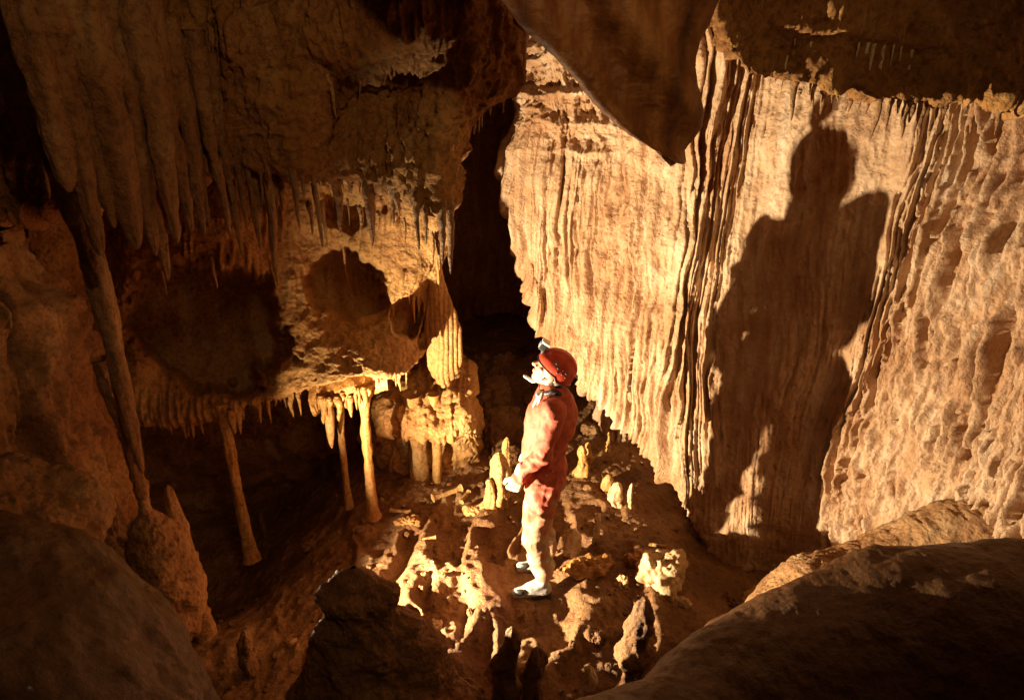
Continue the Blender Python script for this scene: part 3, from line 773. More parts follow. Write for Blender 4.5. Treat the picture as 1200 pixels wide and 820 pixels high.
# ------------------------------------------------------------------ loose rocks
rk = [
    (775, 678, (.13, .10, .15), 'bright', 'largest pale jagged rock on the floor right of the caver', 0),
    (690, 664, (.17, .07, .03), 'yellow', 'flat pale slab lying just right of the boots', 20),
    (748, 655, (.10, .05, .03), 'yellow', 'smaller flat slab between the boots and the jagged rock', 25),
    (728, 688, (.035, .03, .07), 'bright', 'small lit rock in front of the jagged rock', 0),
    (795, 705, (.08, .03, .03), 'bright', 'narrow lit rock at the right foot of the jagged rock', -25),
    (855, 705, (.05, .04, .04), 'floor', 'small brown rock near the boulder, left of the lit slab', 0),
    (878, 702, (.09, .03, .05), 'yellow', 'lit slanting slab against the smooth boulder', 35),
    (820, 625, (.10, .07, .04), 'floor', 'low brown rock on the dim floor by the right wall', -10),
    (690, 505, (.10, .08, .05), 'floor', 'low dim rock behind the caver by the wall', 0),
    (478, 612, (.09, .05, .03), 'shelf', 'flat broken rock lying left of the lit clay', 10),
    (555, 600, (.07, .05, .04), 'shelf', 'small rounded rock before the pale stalagmites', 0),
    (430, 610, (.05, .05, .03), 'floor', 'small rock near the foot of the honey column', 0),
    (365, 640, (.06, .05, .03), 'floor', 'small reddish rock on the slope above the mound', 0),
    (510, 740, (.05, .05, .05), 'bright', 'brightly lit rock at the right edge of the mound', 0),
    (700, 750, (.05, .04, .03), 'floor', 'brown rock on the dark floor below the caver', 0),
]
for i, (px, py, r, mt, lab, rz) in enumerate(rk):
    x, Y, z0 = ground(px, py)
    sphere_rock('rock', (x, Y, z0 + r[2] * .3), r, M[mt], 500 + i, big=.7, mid=.25, fine=.08, nv=50, nu=80, label=lab, cat='rock', rotz=rz, power=.85)
# broken stalactite pieces lying on the floor
def broken(px, py, L, r, ang, lab):
    x, Y, z0 = ground(px, py); SEED[0] += 1
    V, F_ = spike_mesh(L, r, r * .7, SEED[0], 18, 'column', .25, .03)
    V = V[:, [2, 0, 1]]; V[:, 0] += L / 2
    a = math.radians(ang); c, s = math.cos(a), math.sin(a)
    W = V.copy(); W[:, 0] = V[:, 0] * c - V[:, 1] * s; W[:, 1] = V[:, 0] * s + V[:, 1] * c
    W[:, 2] += .01 * 0
    o = link('broken_stalactite', W + np.array([x, Y, z0 + r * .7]), F_, M['shelf']); tag(o, lab, 'broken stalactite')
broken(524, 580, .25, .028, 35, 'longest broken stalactite piece lying below the flow mound')
broken(545, 584, .14, .02, 70, 'short broken stalactite piece beside the longest one')
broken(470, 600, .16, .02, -10, 'thin broken stalactite piece near the honey coloured column')
broken(502, 632, .10, .014, 15, 'thin broken stalactite piece lying on the lit clay')
broken(770, 640, .13, .016, -15, 'thin broken stalactite piece behind the largest jagged rock')
# pebbles
proto = []
for s_ in range(5):
    o = sphere_rock('pebble', (0, 0, 0), (1, .8, .55), M['floor'], 600 + s_, big=.6, mid=.25, fine=.05, nv=16, nu=22, power=.85)
    o.location = (0, 0, 0)
    proto.append(o)
n_p = 0; placed = []
while n_p < 230:
    px = random.uniform(230, 900); py = random.uniform(540, 815)
    x, Y, z0 = ground(px, py)
    if px > 690 + (820 - py) * 1.1: continue
    src = proto[n_p % 5]
    c = src if n_p < 5 else src.copy()
    if n_p >= 5: COL.objects.link(c)
    s_ = random.uniform(.006, .022) * (1.6 if random.random() < .12 else 1)
    c.scale = (s_, s_, s_); c.rotation_euler = (random.uniform(-.3, .3), random.uniform(-.3, .3), random.uniform(0, 6.3))
    c.location = (x, Y, z0 + s_ * .1)
    tag(c, 'small loose brown pebble lying on the clay floor', 'pebble', 'pebbles scattered over the cave floor'); n_p += 1

# ------------------------------------------------------------------ stalactite fringes
def fringe(poly, n, len_px, r, mat, label, group, jitter=4, tilt=0, seedv=1, ysink=.0):
    """poly: list of (px,py,Y) along the lip; many small individual stalactites"""
    poly = np.array(poly, float); rg = random.Random(seedv)
    protos = []
    for k in range(3):
        SEED[0] += 1
        V, F_ = spike_mesh(.2, .02, .003, SEED[0], 10, 'stalactite', .3, .04, .01); V[:10, :2] *= .35; V[10:20, :2] *= .8
        me = bpy.data.meshes.new('stalactite'); me.from_pydata(V.tolist(), [], F_); me.polygons.foreach_set('use_smooth', np.ones(len(me.polygons), dtype=bool)); me.materials.append(mat); protos.append(me)
    for i in range(n):
        t = (i + rg.uniform(.1, .9)) / n * (len(poly) - 1); k = min(int(t), len(poly) - 2); f = t - k
        q = poly[k] * (1 - f) + poly[k + 1] * f
        p, yy = seat(q[0] + rg.uniform(-3, 3), q[1] + rg.uniform(-jitter, jitter), q[2])
        L = (len_px[0] * .6 + (len_px[1] - len_px[0] * .6) * rg.random() ** 2) * yy / 800 * 1.05
        if rg.random() < .15: L *= 1.5
        rr_ = rg.uniform(*r) * .85 * min(1.5, .6 + L * 5)
        pass
        o = bpy.data.objects.new('stalactite', protos[i % 3]); COL.objects.link(o)
        o.location = p + np.array([0, 0, .015]); o.scale = (rr_ / .02, rr_ / .02, L / .2); o.rotation_euler = (-math.radians(tilt), 0, rg.uniform(0, 6.28)) if tilt else (0, 0, rg.uniform(0, 6.28))
        tag(o, label, 'stalactite', group)
fringe([(172, 490, 3.95), (220, 488, 3.97), (270, 480, 3.98), (330, 464, 3.98), (372, 452, 3.98)], 42, (12, 42), (.008, .022), M['shelf'], 'small orange stalactite in the fringe along the lip of the big shelf', 'fringe of stalactites along the shelf lip', seedv=2)
fringe([(368, 470, 4.0), (410, 462, 4.03), (448, 450, 4.08)], 16, (14, 40), (.012, .026), M['yellow'], 'pale stalactite in the fringe under the small cracked ledge', 'fringe under the small cracked ledge', seedv=3)
fringe([(452, 444, 4.05), (472, 440, 4.12), (488, 432, 4.3)], 10, (8, 22), (.008, .018), M['shelf'], 'tiny orange stalactite on the shelf edge beside the leaf shaped drapery', 'tiny stalactites beside the leaf shaped drapery', seedv=4)
fringe([(350, 235, 3.35), (430, 240, 3.3), (500, 270, 3.3), (525, 275, 3.35)], 14, (10, 45), (.006, .014), M['shelf'], 'slim stalactite hanging before the brightly lit popcorn wall', 'slim stalactites before the bright popcorn wall', seedv=5)
fringe([(450, 275, 4.45), (480, 300, 4.5), (515, 300, 4.58), (526, 285, 4.7)], 12, (10, 30), (.007, .018), M['shelf'], 'cream stalactite at the lower edge of the popcorn wall', 'cream stalactites edging the popcorn wall', seedv=6)
fringe([(330, 340, 4.2), (352, 330, 4.2)], 0 or 1, (4, 6), (.006, .008), M['shelf'], 'tiny stalactite at the right rim of the alcove', 'rim of the alcove', seedv=7)
fringe([(455, 348, 4.42), (478, 342, 4.46), (492, 345, 4.5)], 9, (14, 34), (.007, .014), M['yellow'], 'small cream stalactite hanging over the dark slot beside the leaf shaped drapery', 'stalactites over the dark slot', seedv=8)
fringe([(530, 172, 3.05), (542, 154, 3.05), (562, 140, 3.07), (592, 124, 3.12)], 18, (5, 18), (.006, .014), M['bright'], 'tiny bright stalactite on the rim above the dark passage', 'tiny bright stalactites on the passage rim', seedv=9, jitter=2)
fringe([(905, 100, 2.72), (1000, 115, 2.72), (1100, 124, 2.72), (1195, 128, 2.72)], 34, (8, 46), (.006, .018), M['pipe'], 'dark stalactite along the lower edge of the overhanging roof at right', 'stalactites along the roof edge at right', seedv=10)
fringe([(895, 40, 2.7), (960, 44, 2.7), (1020, 48, 2.7), (1075, 51, 2.7)], 16, (24, 60), (.005, .008), M['bright'], 'thin pale straw stalactite hanging from the dark roof at upper right', 'pale straws on the dark roof at upper right', jitter=3, seedv=11)
fringe([(340, 110, 2.75), (400, 120, 2.75), (450, 120, 2.78), (500, 125, 2.8), (560, 110, 2.85)], 14, (14, 50), (.007, .014), M['shelf'], 'fine brown stalactite on the rusty ceiling at top centre', 'fine stalactites on the rusty ceiling', jitter=40, seedv=12, tilt=9)
fringe([(225, 150, 3.0), (290, 165, 2.95), (340, 190, 2.9), (390, 205, 3.1), (440, 212, 3.1), (490, 228, 2.95), (535, 236, 2.95)], 46, (22, 80), (.010, .022), M['pipe'], 'long thin stalactite along the lower edge of the rusty ceiling', 'long thin stalactites along the lower edge of the rusty ceiling', seedv=14, jitter=8)
# individually placed ones
ind = [(248, 300, 3.6, 338, .012, .004, 'pale', 'thin pale straw hanging before the upper part of the alcove, right of its middle'),
       (190, 318, 3.6, 348, .009, .003, 'pale', 'thin pale straw hanging before the left part of the alcove'),
       (402, 288, 4.0, 342, .010, .004, 'yellow', 'single straw hanging before the smaller round hollow'),
       (368, 215, 3.2, 290, .014, .005, 'pipe', 'long dark stalactite right of the organ pipe row'),
       (434, 225, 3.3, 285, .022, .006, 'pipe', 'dark stubby stalactite before the bright popcorn wall'),
       (610, 12, 3.3, 98, .045, .010, 'pipe', 'twisted brown stalactite left of the huge blade'),
       (592, 5, 3.25, 40, .025, .006, 'pipe', 'short brown stalactite left of the twisted one at top centre'),
       (270, 478, 3.9, 508, .04, .010, 'shelf', 'stout stalactite directly over the lone slim column'),
       (512, 300, 4.5, 345, .012, .005, 'yellow', 'straw hanging in front of the leaf shaped drapery')]
M['pale'] = M['bright']
for (px, py, Y, py2, r0, r1, mt, lab) in ind:
    p, yy = seat(px, py, Y)
    spike('stalactite', px, py, p[1], py2, r0, r1, M[mt], lab, 'stalactite', nseg=14, bumpy=.25, bend=.03)

# ------------------------------------------------------------------ the caver
BX, BY = .155, 3.47
BZ = ray((BX - .03, BY - .1, 2.5), (0, 0, -1), ('floor',))[1][2] - .01
def cap(a, b, ra, rb, n=14):
    a = np.array(a, float); b = np.array(b, float); d = b - a; L = np.linalg.norm(d); d /= L
    h = np.array([0, 0, 1.]) if abs(d[2]) < .9 else np.array([1., 0, 0])
    u = np.cross(d, h); u /= np.linalg.norm(u); v = np.cross(d, u)
    V = []; prof = []
    for k in range(1, 5):
        q = math.pi / 2 * k / 5; prof.append((-ra * math.cos(q), ra * math.sin(q)))
    prof = sorted(prof); prof.append((0, ra)); prof.append((L, rb))
    for k in range(4, 0, -1):
        q = math.pi / 2 * k / 5; prof.append((L + rb * math.cos(q), rb * math.sin(q)))
    for (t, r) in prof:
        for j in range(n):
            w = 2 * math.pi * j / n
            V.append(a + d * t + (u * math.cos(w) + v * math.sin(w)) * r)
    F_ = gridfaces(len(prof), n, True).tolist(); F_.append(list(range(n))[::-1]); F_.append([(len(prof) - 1) * n + j for j in range(n)])
    return np.array(V), F_
def ell(c, r, R=None, n=20):
    th = np.linspace(0, 2 * math.pi, n, endpoint=False)[None, :]; ph = np.linspace(.08, math.pi - .08, n // 2 + 2)[:, None]
    G = np.stack([np.cos(th) * np.sin(ph) * r[0], np.sin(th) * np.sin(ph) * r[1], np.cos(ph) * r[2] + 0 * th], -1).reshape(-1, 3)
    if R is not None: G = G @ R.T
    nv = n // 2 + 2
    F_ = gridfaces(nv, n, True).tolist(); F_.append(list(range(n))[::-1]); F_.append([(nv - 1) * n + j for j in range(n)])
    return G + np.array(c), F_
def fuse(prims, voxel, smooth=6, fac=.5):
    V = []; F_ = []; k = 0
    for v, f in prims:
        V.append(v); F_ += [[i + k for i in q] for q in f]; k += len(v)
    me = bpy.data.meshes.new('tmp'); me.from_pydata(np.concatenate(V).tolist(), [], F_)
    o = bpy.data.objects.new('tmp', me); COL.objects.link(o)
    import bmesh
    bm = bmesh.new(); bm.from_mesh(me); bmesh.ops.recalc_face_normals(bm, faces=bm.faces); bm.to_mesh(me); bm.free()
    m = o.modifiers.new('r', 'REMESH'); m.mode = 'VOXEL'; m.voxel_size = voxel
    if smooth:
        s = o.modifiers.new('s', 'SMOOTH'); s.factor = fac; s.iterations = smooth
    dg = bpy.context.evaluated_depsgraph_get(); ev = o.evaluated_get(dg); m2 = ev.to_mesh()
    nv = len(m2.vertices); co = np.empty(nv * 3, np.float32); m2.vertices.foreach_get('co', co)
    no = np.empty(nv * 3, np.float32); m2.vertices.foreach_get('normal', no)
    faces = [list(p.vertices) for p in m2.polygons]
    ev.to_mesh_clear(); bpy.data.objects.remove(o); bpy.data.meshes.remove(me)
    return co.reshape(-1, 3).astype(float), no.reshape(-1, 3).astype(float), faces

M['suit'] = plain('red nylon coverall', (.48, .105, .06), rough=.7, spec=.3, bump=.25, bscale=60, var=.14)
def mud_and_flash(m):  # pales the legs: flash light painted into the cloth, broken up like mud
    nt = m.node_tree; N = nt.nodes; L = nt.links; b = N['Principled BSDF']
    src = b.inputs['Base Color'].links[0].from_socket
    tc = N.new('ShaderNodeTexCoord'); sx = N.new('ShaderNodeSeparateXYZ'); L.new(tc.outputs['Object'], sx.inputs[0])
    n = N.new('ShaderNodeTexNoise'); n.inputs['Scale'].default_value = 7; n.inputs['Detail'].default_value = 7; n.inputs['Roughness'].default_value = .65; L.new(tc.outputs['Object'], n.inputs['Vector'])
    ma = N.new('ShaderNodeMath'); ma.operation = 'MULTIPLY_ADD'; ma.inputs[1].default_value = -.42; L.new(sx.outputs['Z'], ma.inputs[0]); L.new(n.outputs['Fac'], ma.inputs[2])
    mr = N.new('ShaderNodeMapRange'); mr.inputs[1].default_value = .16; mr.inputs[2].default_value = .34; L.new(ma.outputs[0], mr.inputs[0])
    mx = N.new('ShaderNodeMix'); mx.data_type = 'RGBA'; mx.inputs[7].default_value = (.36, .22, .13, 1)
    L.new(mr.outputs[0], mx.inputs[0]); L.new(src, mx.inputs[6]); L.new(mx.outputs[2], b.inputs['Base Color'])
mud_and_flash(M['suit'])
M['helmet'] = plain('red helmet shell', (.60, .06, .028), rough=.42, var=.18, bump=.05)
M['skin'] = plain('skin', (.55, .33, .23), rough=.5, var=.06)
M['boot'] = plain('pale rubber boot', (.42, .40, .37), rough=.45, bump=.2, var=.2)
M['dark'] = plain('black rubber', (.02, .02, .02), rough=.5, var=.1)
M['webb'] = plain('pale webbing', (.62, .58, .5), rough=.7, var=.1)
M['lampw'] = plain('white plastic', (.7, .7, .68), rough=.35, var=.05)
M['glass'] = plain('lamp lens', (.5, .52, .55), rough=.08, var=.02)
M['glove'] = plain('mud stained pale glove', (.5, .42, .33), rough=.8, bump=.3, var=.2)
M['hair'] = plain('dark hair', (.05, .035, .02), rough=.7, var=.3)

J = dict(pel=(.03, 0, .93), nh=(.03, -.095, .88), fh=(.03, .095, .88), nk=(-.02, -.11, .50), fk=(.02, .10, .50), na=(.035, -.115, .10), fa=(.075, .12, .10),
         wst=(.035, 0, 1.08), che=(.065, 0, 1.28), nb=(.085, 0, 1.46), ns=(.075, -.165, 1.43), fs=(.075, .165, 1.43),
         ne=(.02, -.205, 1.15), nw=(-.12, -.165, .985), fe=(.04, .215, 1.15), fw=(-.02, .19, .95))
J = {k: np.array(v) for k, v in J.items()}
tlt = math.radians(33); yaw = math.radians(-5)
fdir = np.array([-math.cos(tlt) * math.cos(yaw), -math.cos(tlt) * math.sin(yaw), math.sin(tlt)])
sdir = np.array([-math.sin(yaw), math.cos(yaw), 0.0]) * -1     # towards his left/right
sdir = sdir / np.linalg.norm(sdir); udir = np.cross(fdir, sdir); udir = udir if udir[2] > 0 else -udir
HR = np.stack([fdir, sdir, udir], 1)
HC = np.array([.075, 0, 1.615])
def hp(f, s, u): return HC + HR @ np.array([f, s, u])

def hand(w, sgn, curl=.6):
    """palm and five fingers, hanging from wrist w"""
    pr = []
    d = np.array([-.35, 0, -.94]); d /= np.linalg.norm(d)
    fw = np.array([-.94, 0, .35])   # across the palm, thumb side forward
    pn = np.array([0, 1., 0]) * -sgn   # palm faces the body
    pc = w + d * .05
    pr.append(cap(w - d * .02, w + d * .03, .026, .026))
    for k, off in enumerate((.03, .010, -.010, -.028)):
        a = w + d * .03 + fw * off * .7; b = w + d * .095 + fw * off
        pr.append(cap(a, b, .017, .012, 10))
        ln = (.036, .042, .039, .030)[k]
        d1 = d * .8 + pn * -.0 + np.array([0, .6 * (1 if sgn < 0 else -1), 0]); d1 /= np.linalg.norm(d1)
        c = b + d1 * ln; pr.append(cap(b, c, .0105, .0095, 10))
        d2 = d * .25 + np.array([0, .95 * (1 if sgn < 0 else -1), 0]) + fw * .05; d2 /= np.linalg.norm(d2)
        e = c + d2 * ln * .75; pr.append(cap(c, e, .0095, .008, 10))
    t0 = w + d * .03 + fw * .025; t1 = w + d * .06 + fw * .06 + np.array([0, .01 * sgn * -1, 0]); t2 = w + d * .095 + fw * .062 + np.array([0, .018 * -sgn, 0])
    pr.append(cap(t0, t1, .014, .011, 10)); pr.append(cap(t1, t2, .011, .009, 10))
    return pr

def person():
    off = np.array([BX, BY, BZ])
    prims = []
    # inner body
    prims += [cap(J['pel'], J['che'], .11, .12), cap(J['che'], J['nb'], .12, .06), cap(J['nb'] + [0, 0, -.03], hp(-.03, 0, -.06), .06, .055)]
    for a, b, c, s in (('ns', 'ne', 'nw', -1), ('fs', 'fe', 'fw', 1)):
        prims += [cap(J['che'] + [0, s * .08, .1], J[a], .07, .05), cap(J[a], J[b], .05, .038), cap(J[b], J[c], .038, .028)] + hand(J[c], s)
    for a, b, c in (('nh', 'nk', 'na'), ('fh', 'fk', 'fa')):
        prims += [cap(J['pel'], J[a], .1, .085), cap(J[a], J[b], .08, .055), cap(J[b], J[c], .05, .038), cap(J[c], J[c] + [-.12, -.02, -.04], .036, .03)]
    # head
    prims += [ell(hp(-.01, 0, .02), (.098, .076, .10), HR), ell(hp(.035, 0, -.03), (.06, .058, .085), HR), ell(hp(.055, 0, -.085), (.032, .036, .028), HR),
              ell(hp(.072, 0, .035), (.028, .052, .018), HR), cap(hp(.088, 0, .018), hp(.116, 0, -.022), .009, .014, 10),
              ell(hp(.098, .013, -.026), (.01, .009, .008), HR, 10), ell(hp(.098, -.013, -.026), (.01, .009, .008), HR, 10),
              ell(hp(.088, 0, -.052), (.016, .026, .008), HR, 12), ell(hp(.085, 0, -.064), (.015, .022, .008), HR, 12), ell(hp(.062, .04, -.015), (.022, .018, .02), HR, 12), ell(hp(.062, -.04, -.015), (.022, .018, .02), HR, 12)]
    for s in (-1, 1):
        prims.append(ell(hp(-.005, s * .078, -.015), (.02, .009, .032), HR, 12))
        prims.append(ell(hp(.075, s * .03, .012), (.013, .014, .010), HR, 12))
    V, N, Fc = fuse(prims, .0055, 3)
    body = link('person', V, Fc, M['skin'], origin=np.zeros(3))
    body.location = off; body.scale = (.93, .93, .93)
    tag(body, 'caver in a red helmet and a red coverall, its legs paled by mud and painted flash light, standing in profile, head tilted up', 'person')
    # suit
    pr = [cap(J['pel'] + [.0, 0, -.02], J['wst'], .135, .13), cap(J['wst'], J['che'], .135, .15), cap(J['che'], J['nb'] + [0, 0, -.03], .15, .105),
          ell(J['che'] + [.03, 0, .02], (.14, .165, .2)), ell(J['pel'] + [.03, 0, -.03], (.13, .15, .14)), ell(J['wst'], (.13, .145, .14)), cap(J['nb'] + [0, 0, -.04], J['nb'] + [-.01, 0, .035], .085, .075)]
    for a, b, c, s in (('ns', 'ne', 'nw', -1), ('fs', 'fe', 'fw', 1)):
        pr += [cap(J['che'] + [0, s * .09, .09], J[a], .10, .078), cap(J[a], J[b], .078, .062), cap(J[b], J[c], .064, .046)]
    for a, b, c in (('nh', 'nk', 'na'), ('fh', 'fk', 'fa')):
        pr += [cap(J[a], J[b], .112, .080), cap(J[b], J[c] + [0, 0, .10], .080, .062)]
    V, N, Fc = fuse(pr, .0085, 5)
    # cloth folds : sag rings at joints and fine creases
    q = V * np.array([6, 5, 7.5]); wr = 1 - np.abs(fbm(q + .6 * fbm(V * 4, 2, 3)[:, None], 2, 700)) * 2
    wr2 = 1 - np.abs(vnoise(V * np.array([9, 7, 12]) + 2 * fbm(V * 6, 2, 5)[:, None], 702)) * 2
    limb = sstep(1.2, 1.0, V[:, 2]) * .6 + .4 + .5 * sstep(.18, .24, np.abs(V[:, 1]))
    D = .021 * (wr - .5) * limb + .006 * wr2 * limb + .012 * fbm(V * 5, 3, 704)
    V = V + N * D[:, None]
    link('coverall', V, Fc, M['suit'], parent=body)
    # collar & scarf
    pr = []
    for k in range(14):
        w = 2 * math.pi * k / 14; w2 = 2 * math.pi * (k + 1) / 14
        f = lambda w: J['nb'] + np.array([.0 + .072 * math.cos(w), .078 * math.sin(w), .035 + .02 * math.sin(w * 3) - .015 * math.cos(w)])
        pr.append(cap(f(w), f(w2), .018, .018, 10))
    V, N, Fc = fuse(pr, .006, 2); V = V + N * (.004 * fbm(V * 40, 2, 9))[:, None]
    link('collar', V, Fc, M['dark'], parent=body)
    pr = [cap(J['nb'] + [-.075, -.03, .03], J['nb'] + [-.12, -.05, -.06], .016, .010, 10), cap(J['nb'] + [-.07, -.055, .035], J['nb'] + [-.10, -.09, -.05], .014, .009, 10), cap(J['nb'] + [-.08, .01, .03], J['nb'] + [-.10, -.06, .025], .012, .012, 10)]
    V, N, Fc = fuse(pr, .005, 2); link('scarf', V, Fc, M['webb'], parent=body)
    # gloves: thin shell over the hand
    for c, s in (('nw', -1), ('fw', 1)):
        pr = hand(J[c], s); pr = [(v, f) for v, f in pr]
        pr.append(cap(J[c] + [.02, 0, .05], J[c], .038, .034))
        V, N, Fc = fuse(pr, .005, 2); V = V + N * .004
        link('glove', V, Fc, M['glove'], parent=body)
    # boots
    for a, dx in (('na', 0), ('fa', 0)):
        A = J[a]; bz = 0.0
        fd = np.array([-.97, -.2 if a == 'na' else -.05, 0]); fd /= np.linalg.norm(fd)
        pr = [cap(A + [0, 0, .22], A + [.005, 0, .02], .060, .046), cap(A + [.02, 0, -.045], A + fd * .10 + [0, 0, -.045], .048, .044), cap(A + fd * .08 + [0, 0, -.05], A + fd * .185 + [0, 0, -.058], .044, .036),
              cap(A + [0, 0, .0], A + fd * .09 + [0, 0, -.03], .045, .042)]
        V, N, Fc = fuse(pr, .007, 4); V = V + N * (.005 * fbm(V * np.array([10, 10, 30]), 3, 55))[:, None]
        V[:, 2] = np.maximum(V[:, 2], .014 + A[2] - .10)
        b = link('boot', V, Fc, M['boot'], parent=body)
        pr = [cap(A + [.025, 0, -.085], A + fd * .10 + [0, 0, -.085], .046, .044), cap(A + fd * .10 + [0, 0, -.085], A + fd * .19 + [0, 0, -.085], .044, .038)]
        V, N, Fc = fuse(pr, .007, 3); V[:, 2] = np.clip(V[:, 2], -.004 + A[2] - .10, .018 + A[2] - .10)
        link('sole', V, Fc, M['dark'], parent=b)
        tp = ell(A + fd * .15 + [0, -.028, -.026], (.034, .018, .022)); link('toe_patch', tp[0], tp[1], M['dark'], parent=b)
    # helmet : dome, in head frame
    nv, nu = 40, 64
    th = np.linspace(0, 2 * math.pi, nu, endpoint=False)[None, :]; ph = np.linspace(.03, 1.0, nv)[:, None] * (math.pi * .53)
    fx = np.where(np.cos(th) > 0, .128, .132)
    G = np.stack([fx * np.cos(th) * np.sin(ph) - .006, .112 * np.sin(th) * np.sin(ph), .118 * np.cos(ph) + .030 + 0 * th], -1)
    G[..., 2] += -.010 * np.cos(th) * -1 * sstep(.6, 1.0, ph / (math.pi * .53)) - .02 * sstep(.7, 1., ph / (math.pi * .53)) * (np.cos(th) < 0)
    inner = (G - np.array([0, 0, .03])) * .94 + np.array([0, 0, .03])
    # raised central ridge
    G[..., 2] += .004 * (np.abs(G[..., 1]) < .03)
    A_ = np.concatenate([G, inner[::-1]], 0)
    V = A_.reshape(-1, 3) @ HR.T + HC
    Fc = gridfaces(2 * nv, nu, True).tolist(); Fc.append(list(range(nu)))
    Fc.append([(2 * nv - 1) * nu + j for j in range(nu)][::-1])
    helm = link('helmet', V, Fc, M['helmet'], parent=body)
    # rim bead
    rim = G[-1]
    pr = [cap(HC + HR @ rim[j], HC + HR @ rim[(j + 2) % nu], .0045, .0045, 6) for j in range(0, nu, 2)]
    V = np.concatenate([p[0] for p in pr]); Fc = []; k = 0
    for v, f in pr: Fc += [[i + k for i in q_] for q_ in f]; k += len(v)
    link('rim', V, Fc, M['dark'], parent=helm)
    # vents on the near and far flank
    for s in (-1, 1):
        for (f, u) in ((.01, .075), (-.02, .08), (-.05, .07), (.0, .052), (-.03, .056), (-.06, .048), (.03, .09)):
            yy = .112 * math.sqrt(max(.02, 1 - (f / .13) ** 2 - ((u - .03) / .118) ** 2))
            v, fc = ell(hp(f - .006, -s * yy if True else 0, u), (.008, .004, .006), HR, 10)
            link('vent', v, fc, M['dark'], parent=helm)
    # brow band, chin strap
    pr = []
    for s in (-1, 1):
        pr += [cap(hp(.03, s * .088, .01), hp(.045, s * .055, -.075), .006, .006, 8), cap(hp(-.06, s * .085, .0), hp(.04, s * .06, -.070), .006, .006, 8), cap(hp(.045, s * .055, -.075), hp(.055, s * .015, -.118), .008, .008, 8)]
    V, N, Fc = fuse(pr, .004, 1); link('chin_strap', V, Fc, M['webb'], parent=helm)
    pr = [cap(hp(.06, 0, -.125), hp(.115, -.01, -.128), .012, .010, 10)]
    V, N, Fc = fuse(pr, .004, 1); link('chin_cup', V, Fc, M['lampw'], parent=helm)
    # headlamp: bracket, box, lens, cable
    def boxm(c, r, bev=.004):
        import itertools
        V = []
        for sx in (-1, 1):
            for sy in (-1, 1):
                for sz in (-1, 1): V.append([sx * r[0], sy * r[1], sz * r[2]])
        Fc = [[0, 1, 3, 2], [4, 6, 7, 5], [0, 4, 5, 1], [2, 3, 7, 6], [0, 2, 6, 4], [1, 5, 7, 3]]
        return np.array(V) @ HR.T + c, Fc
    pr = [boxm(hp(.135, 0, .105), (.020, .030, .022))]
    V, N, Fc = fuse(pr, .003, 3); lamp = link('headlamp', V, Fc, M['dark'], parent=helm)
    V, N, Fc = fuse([boxm(hp(.133, 0, .134), (.026, .032, .008))], .003, 2); link('lamp_housing', V, Fc, M['lampw'], parent=lamp)
    V, N, Fc = fuse([boxm(hp(.157, 0, .105), (.003, .024, .016))], .003, 1); link('lens', V, Fc, M['glass'], parent=lamp)
    V, N, Fc = fuse([cap(hp(.11, 0, .06), hp(.128, 0, .10), .014, .014)], .004, 1); link('bracket', V, Fc, M['dark'], parent=lamp)
    pr = []
    pts = [hp(.12, -.03, .11), hp(.125, -.05, .08), hp(.105, -.075, .045), hp(.07, -.098, .03), hp(.0, -.118, .022), hp(-.07, -.10, .01), hp(-.12, -.05, .01)]
    pp = cr1(np.array(pts), 40)
    for i in range(39): pr.append(cap(pp[i], pp[i + 1], .003, .003, 8))
    V = np.concatenate([p[0] for p in pr]); Fc = []; k = 0
    for v, f in pr: Fc += [[i + k for i in q_] for q_ in f]; k += len(v)
    link('cable', V, Fc, M['lampw'], parent=lamp)
    V, N, Fc = fuse([boxm(hp(-.135, 0, .03), (.018, .035, .025))], .004, 3); link('battery_pack', V, Fc, M['dark'], parent=helm)
    # hair at the nape
    V, N, Fc = fuse([ell(hp(-.065, 0, -.03), (.045, .07, .05), HR), ell(hp(-.02, -.07, -.03), (.02, .012, .03), HR), ell(hp(-.02, .07, -.03), (.02, .012, .03), HR)], .005, 2)
    V = V + N * (.004 * fbm(V * 60, 2, 4))[:, None]; link('hair', V, Fc, M['hair'], parent=body)
person()

# ------------------------------------------------------------------ camera, light, world
cam = bpy.data.cameras.new('camera'); cam.sensor_fit = 'HORIZONTAL'; cam.sensor_width = 36; cam.lens = 36 * F / 1200
cam.clip_start = .02; cam.clip_end = 200
co = bpy.data.objects.new('camera', cam); COL.objects.link(co); co.location = CAM; co.rotation_euler = (math.pi / 2 - PITCH, 0, 0)
sc.camera = co

def spot(name, loc, target, power, color, angle, blend, size):
    l = bpy.data.lights.new(name, 'SPOT'); l.energy = power; l.color = color; l.spot_size = math.radians(angle); l.spot_blend = blend; l.shadow_soft_size = size
    o = bpy.data.objects.new(name, l); COL.objects.link(o); o.location = loc
    o.rotation_euler = (Vector(target) - Vector(loc)).to_track_quat('-Z', 'Y').to_euler(); return o
KEY = (-1.50, 2.87, .38)
def aim(az, el): a, e = math.radians(az), math.radians(el); return (KEY[0] + math.cos(a) * math.cos(e), KEY[1] + math.sin(a) * math.cos(e), KEY[2] + math.sin(e))
spot('flash', KEY, aim(20, 18), 1650, (1, .80, .52), 112, .85, .018)
spot('flash', KEY, aim(56, 30), 190, (1, .74, .42), 66, .5, .018)
spot('fill_light', (.45, .1, 4.25), (-.6, 3, 3.1), 72, (1, .62, .28), 108, .9, .08)  # added warm fill from above for ceiling and upper left, no real lamp
spot('fill_light', (-.1, -.3, 3.5), (-.2, 3.5, .5), 2.5, (1, .56, .22), 120, .6, .15)  # second added fill, weak, beside the camera to lift the darks

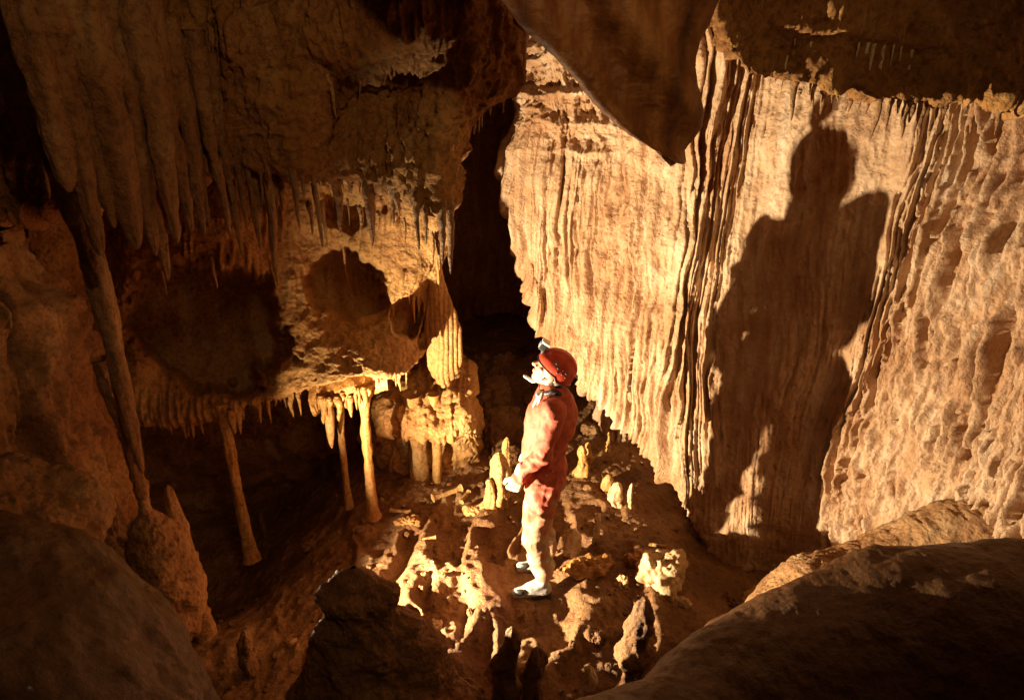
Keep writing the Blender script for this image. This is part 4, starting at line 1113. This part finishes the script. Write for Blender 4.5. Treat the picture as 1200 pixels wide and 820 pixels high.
w = bpy.data.worlds.new('World'); sc.world = w; w.use_nodes = True
w.node_tree.nodes['Background'].inputs[0].default_value = (.5, .25, .08, 1); w.node_tree.nodes['Background'].inputs[1].default_value = 0.0
sc.view_settings.view_transform = 'Standard'; sc.view_settings.look = 'None'; sc.view_settings.exposure = 0; sc.view_settings.gamma = 1
sc.render.engine = 'CYCLES'; sc.cycles.use_denoising = True; sc.cycles.max_bounces = 8; sc.cycles.diffuse_bounces = 5; sc.cycles.sample_clamp_indirect = 4
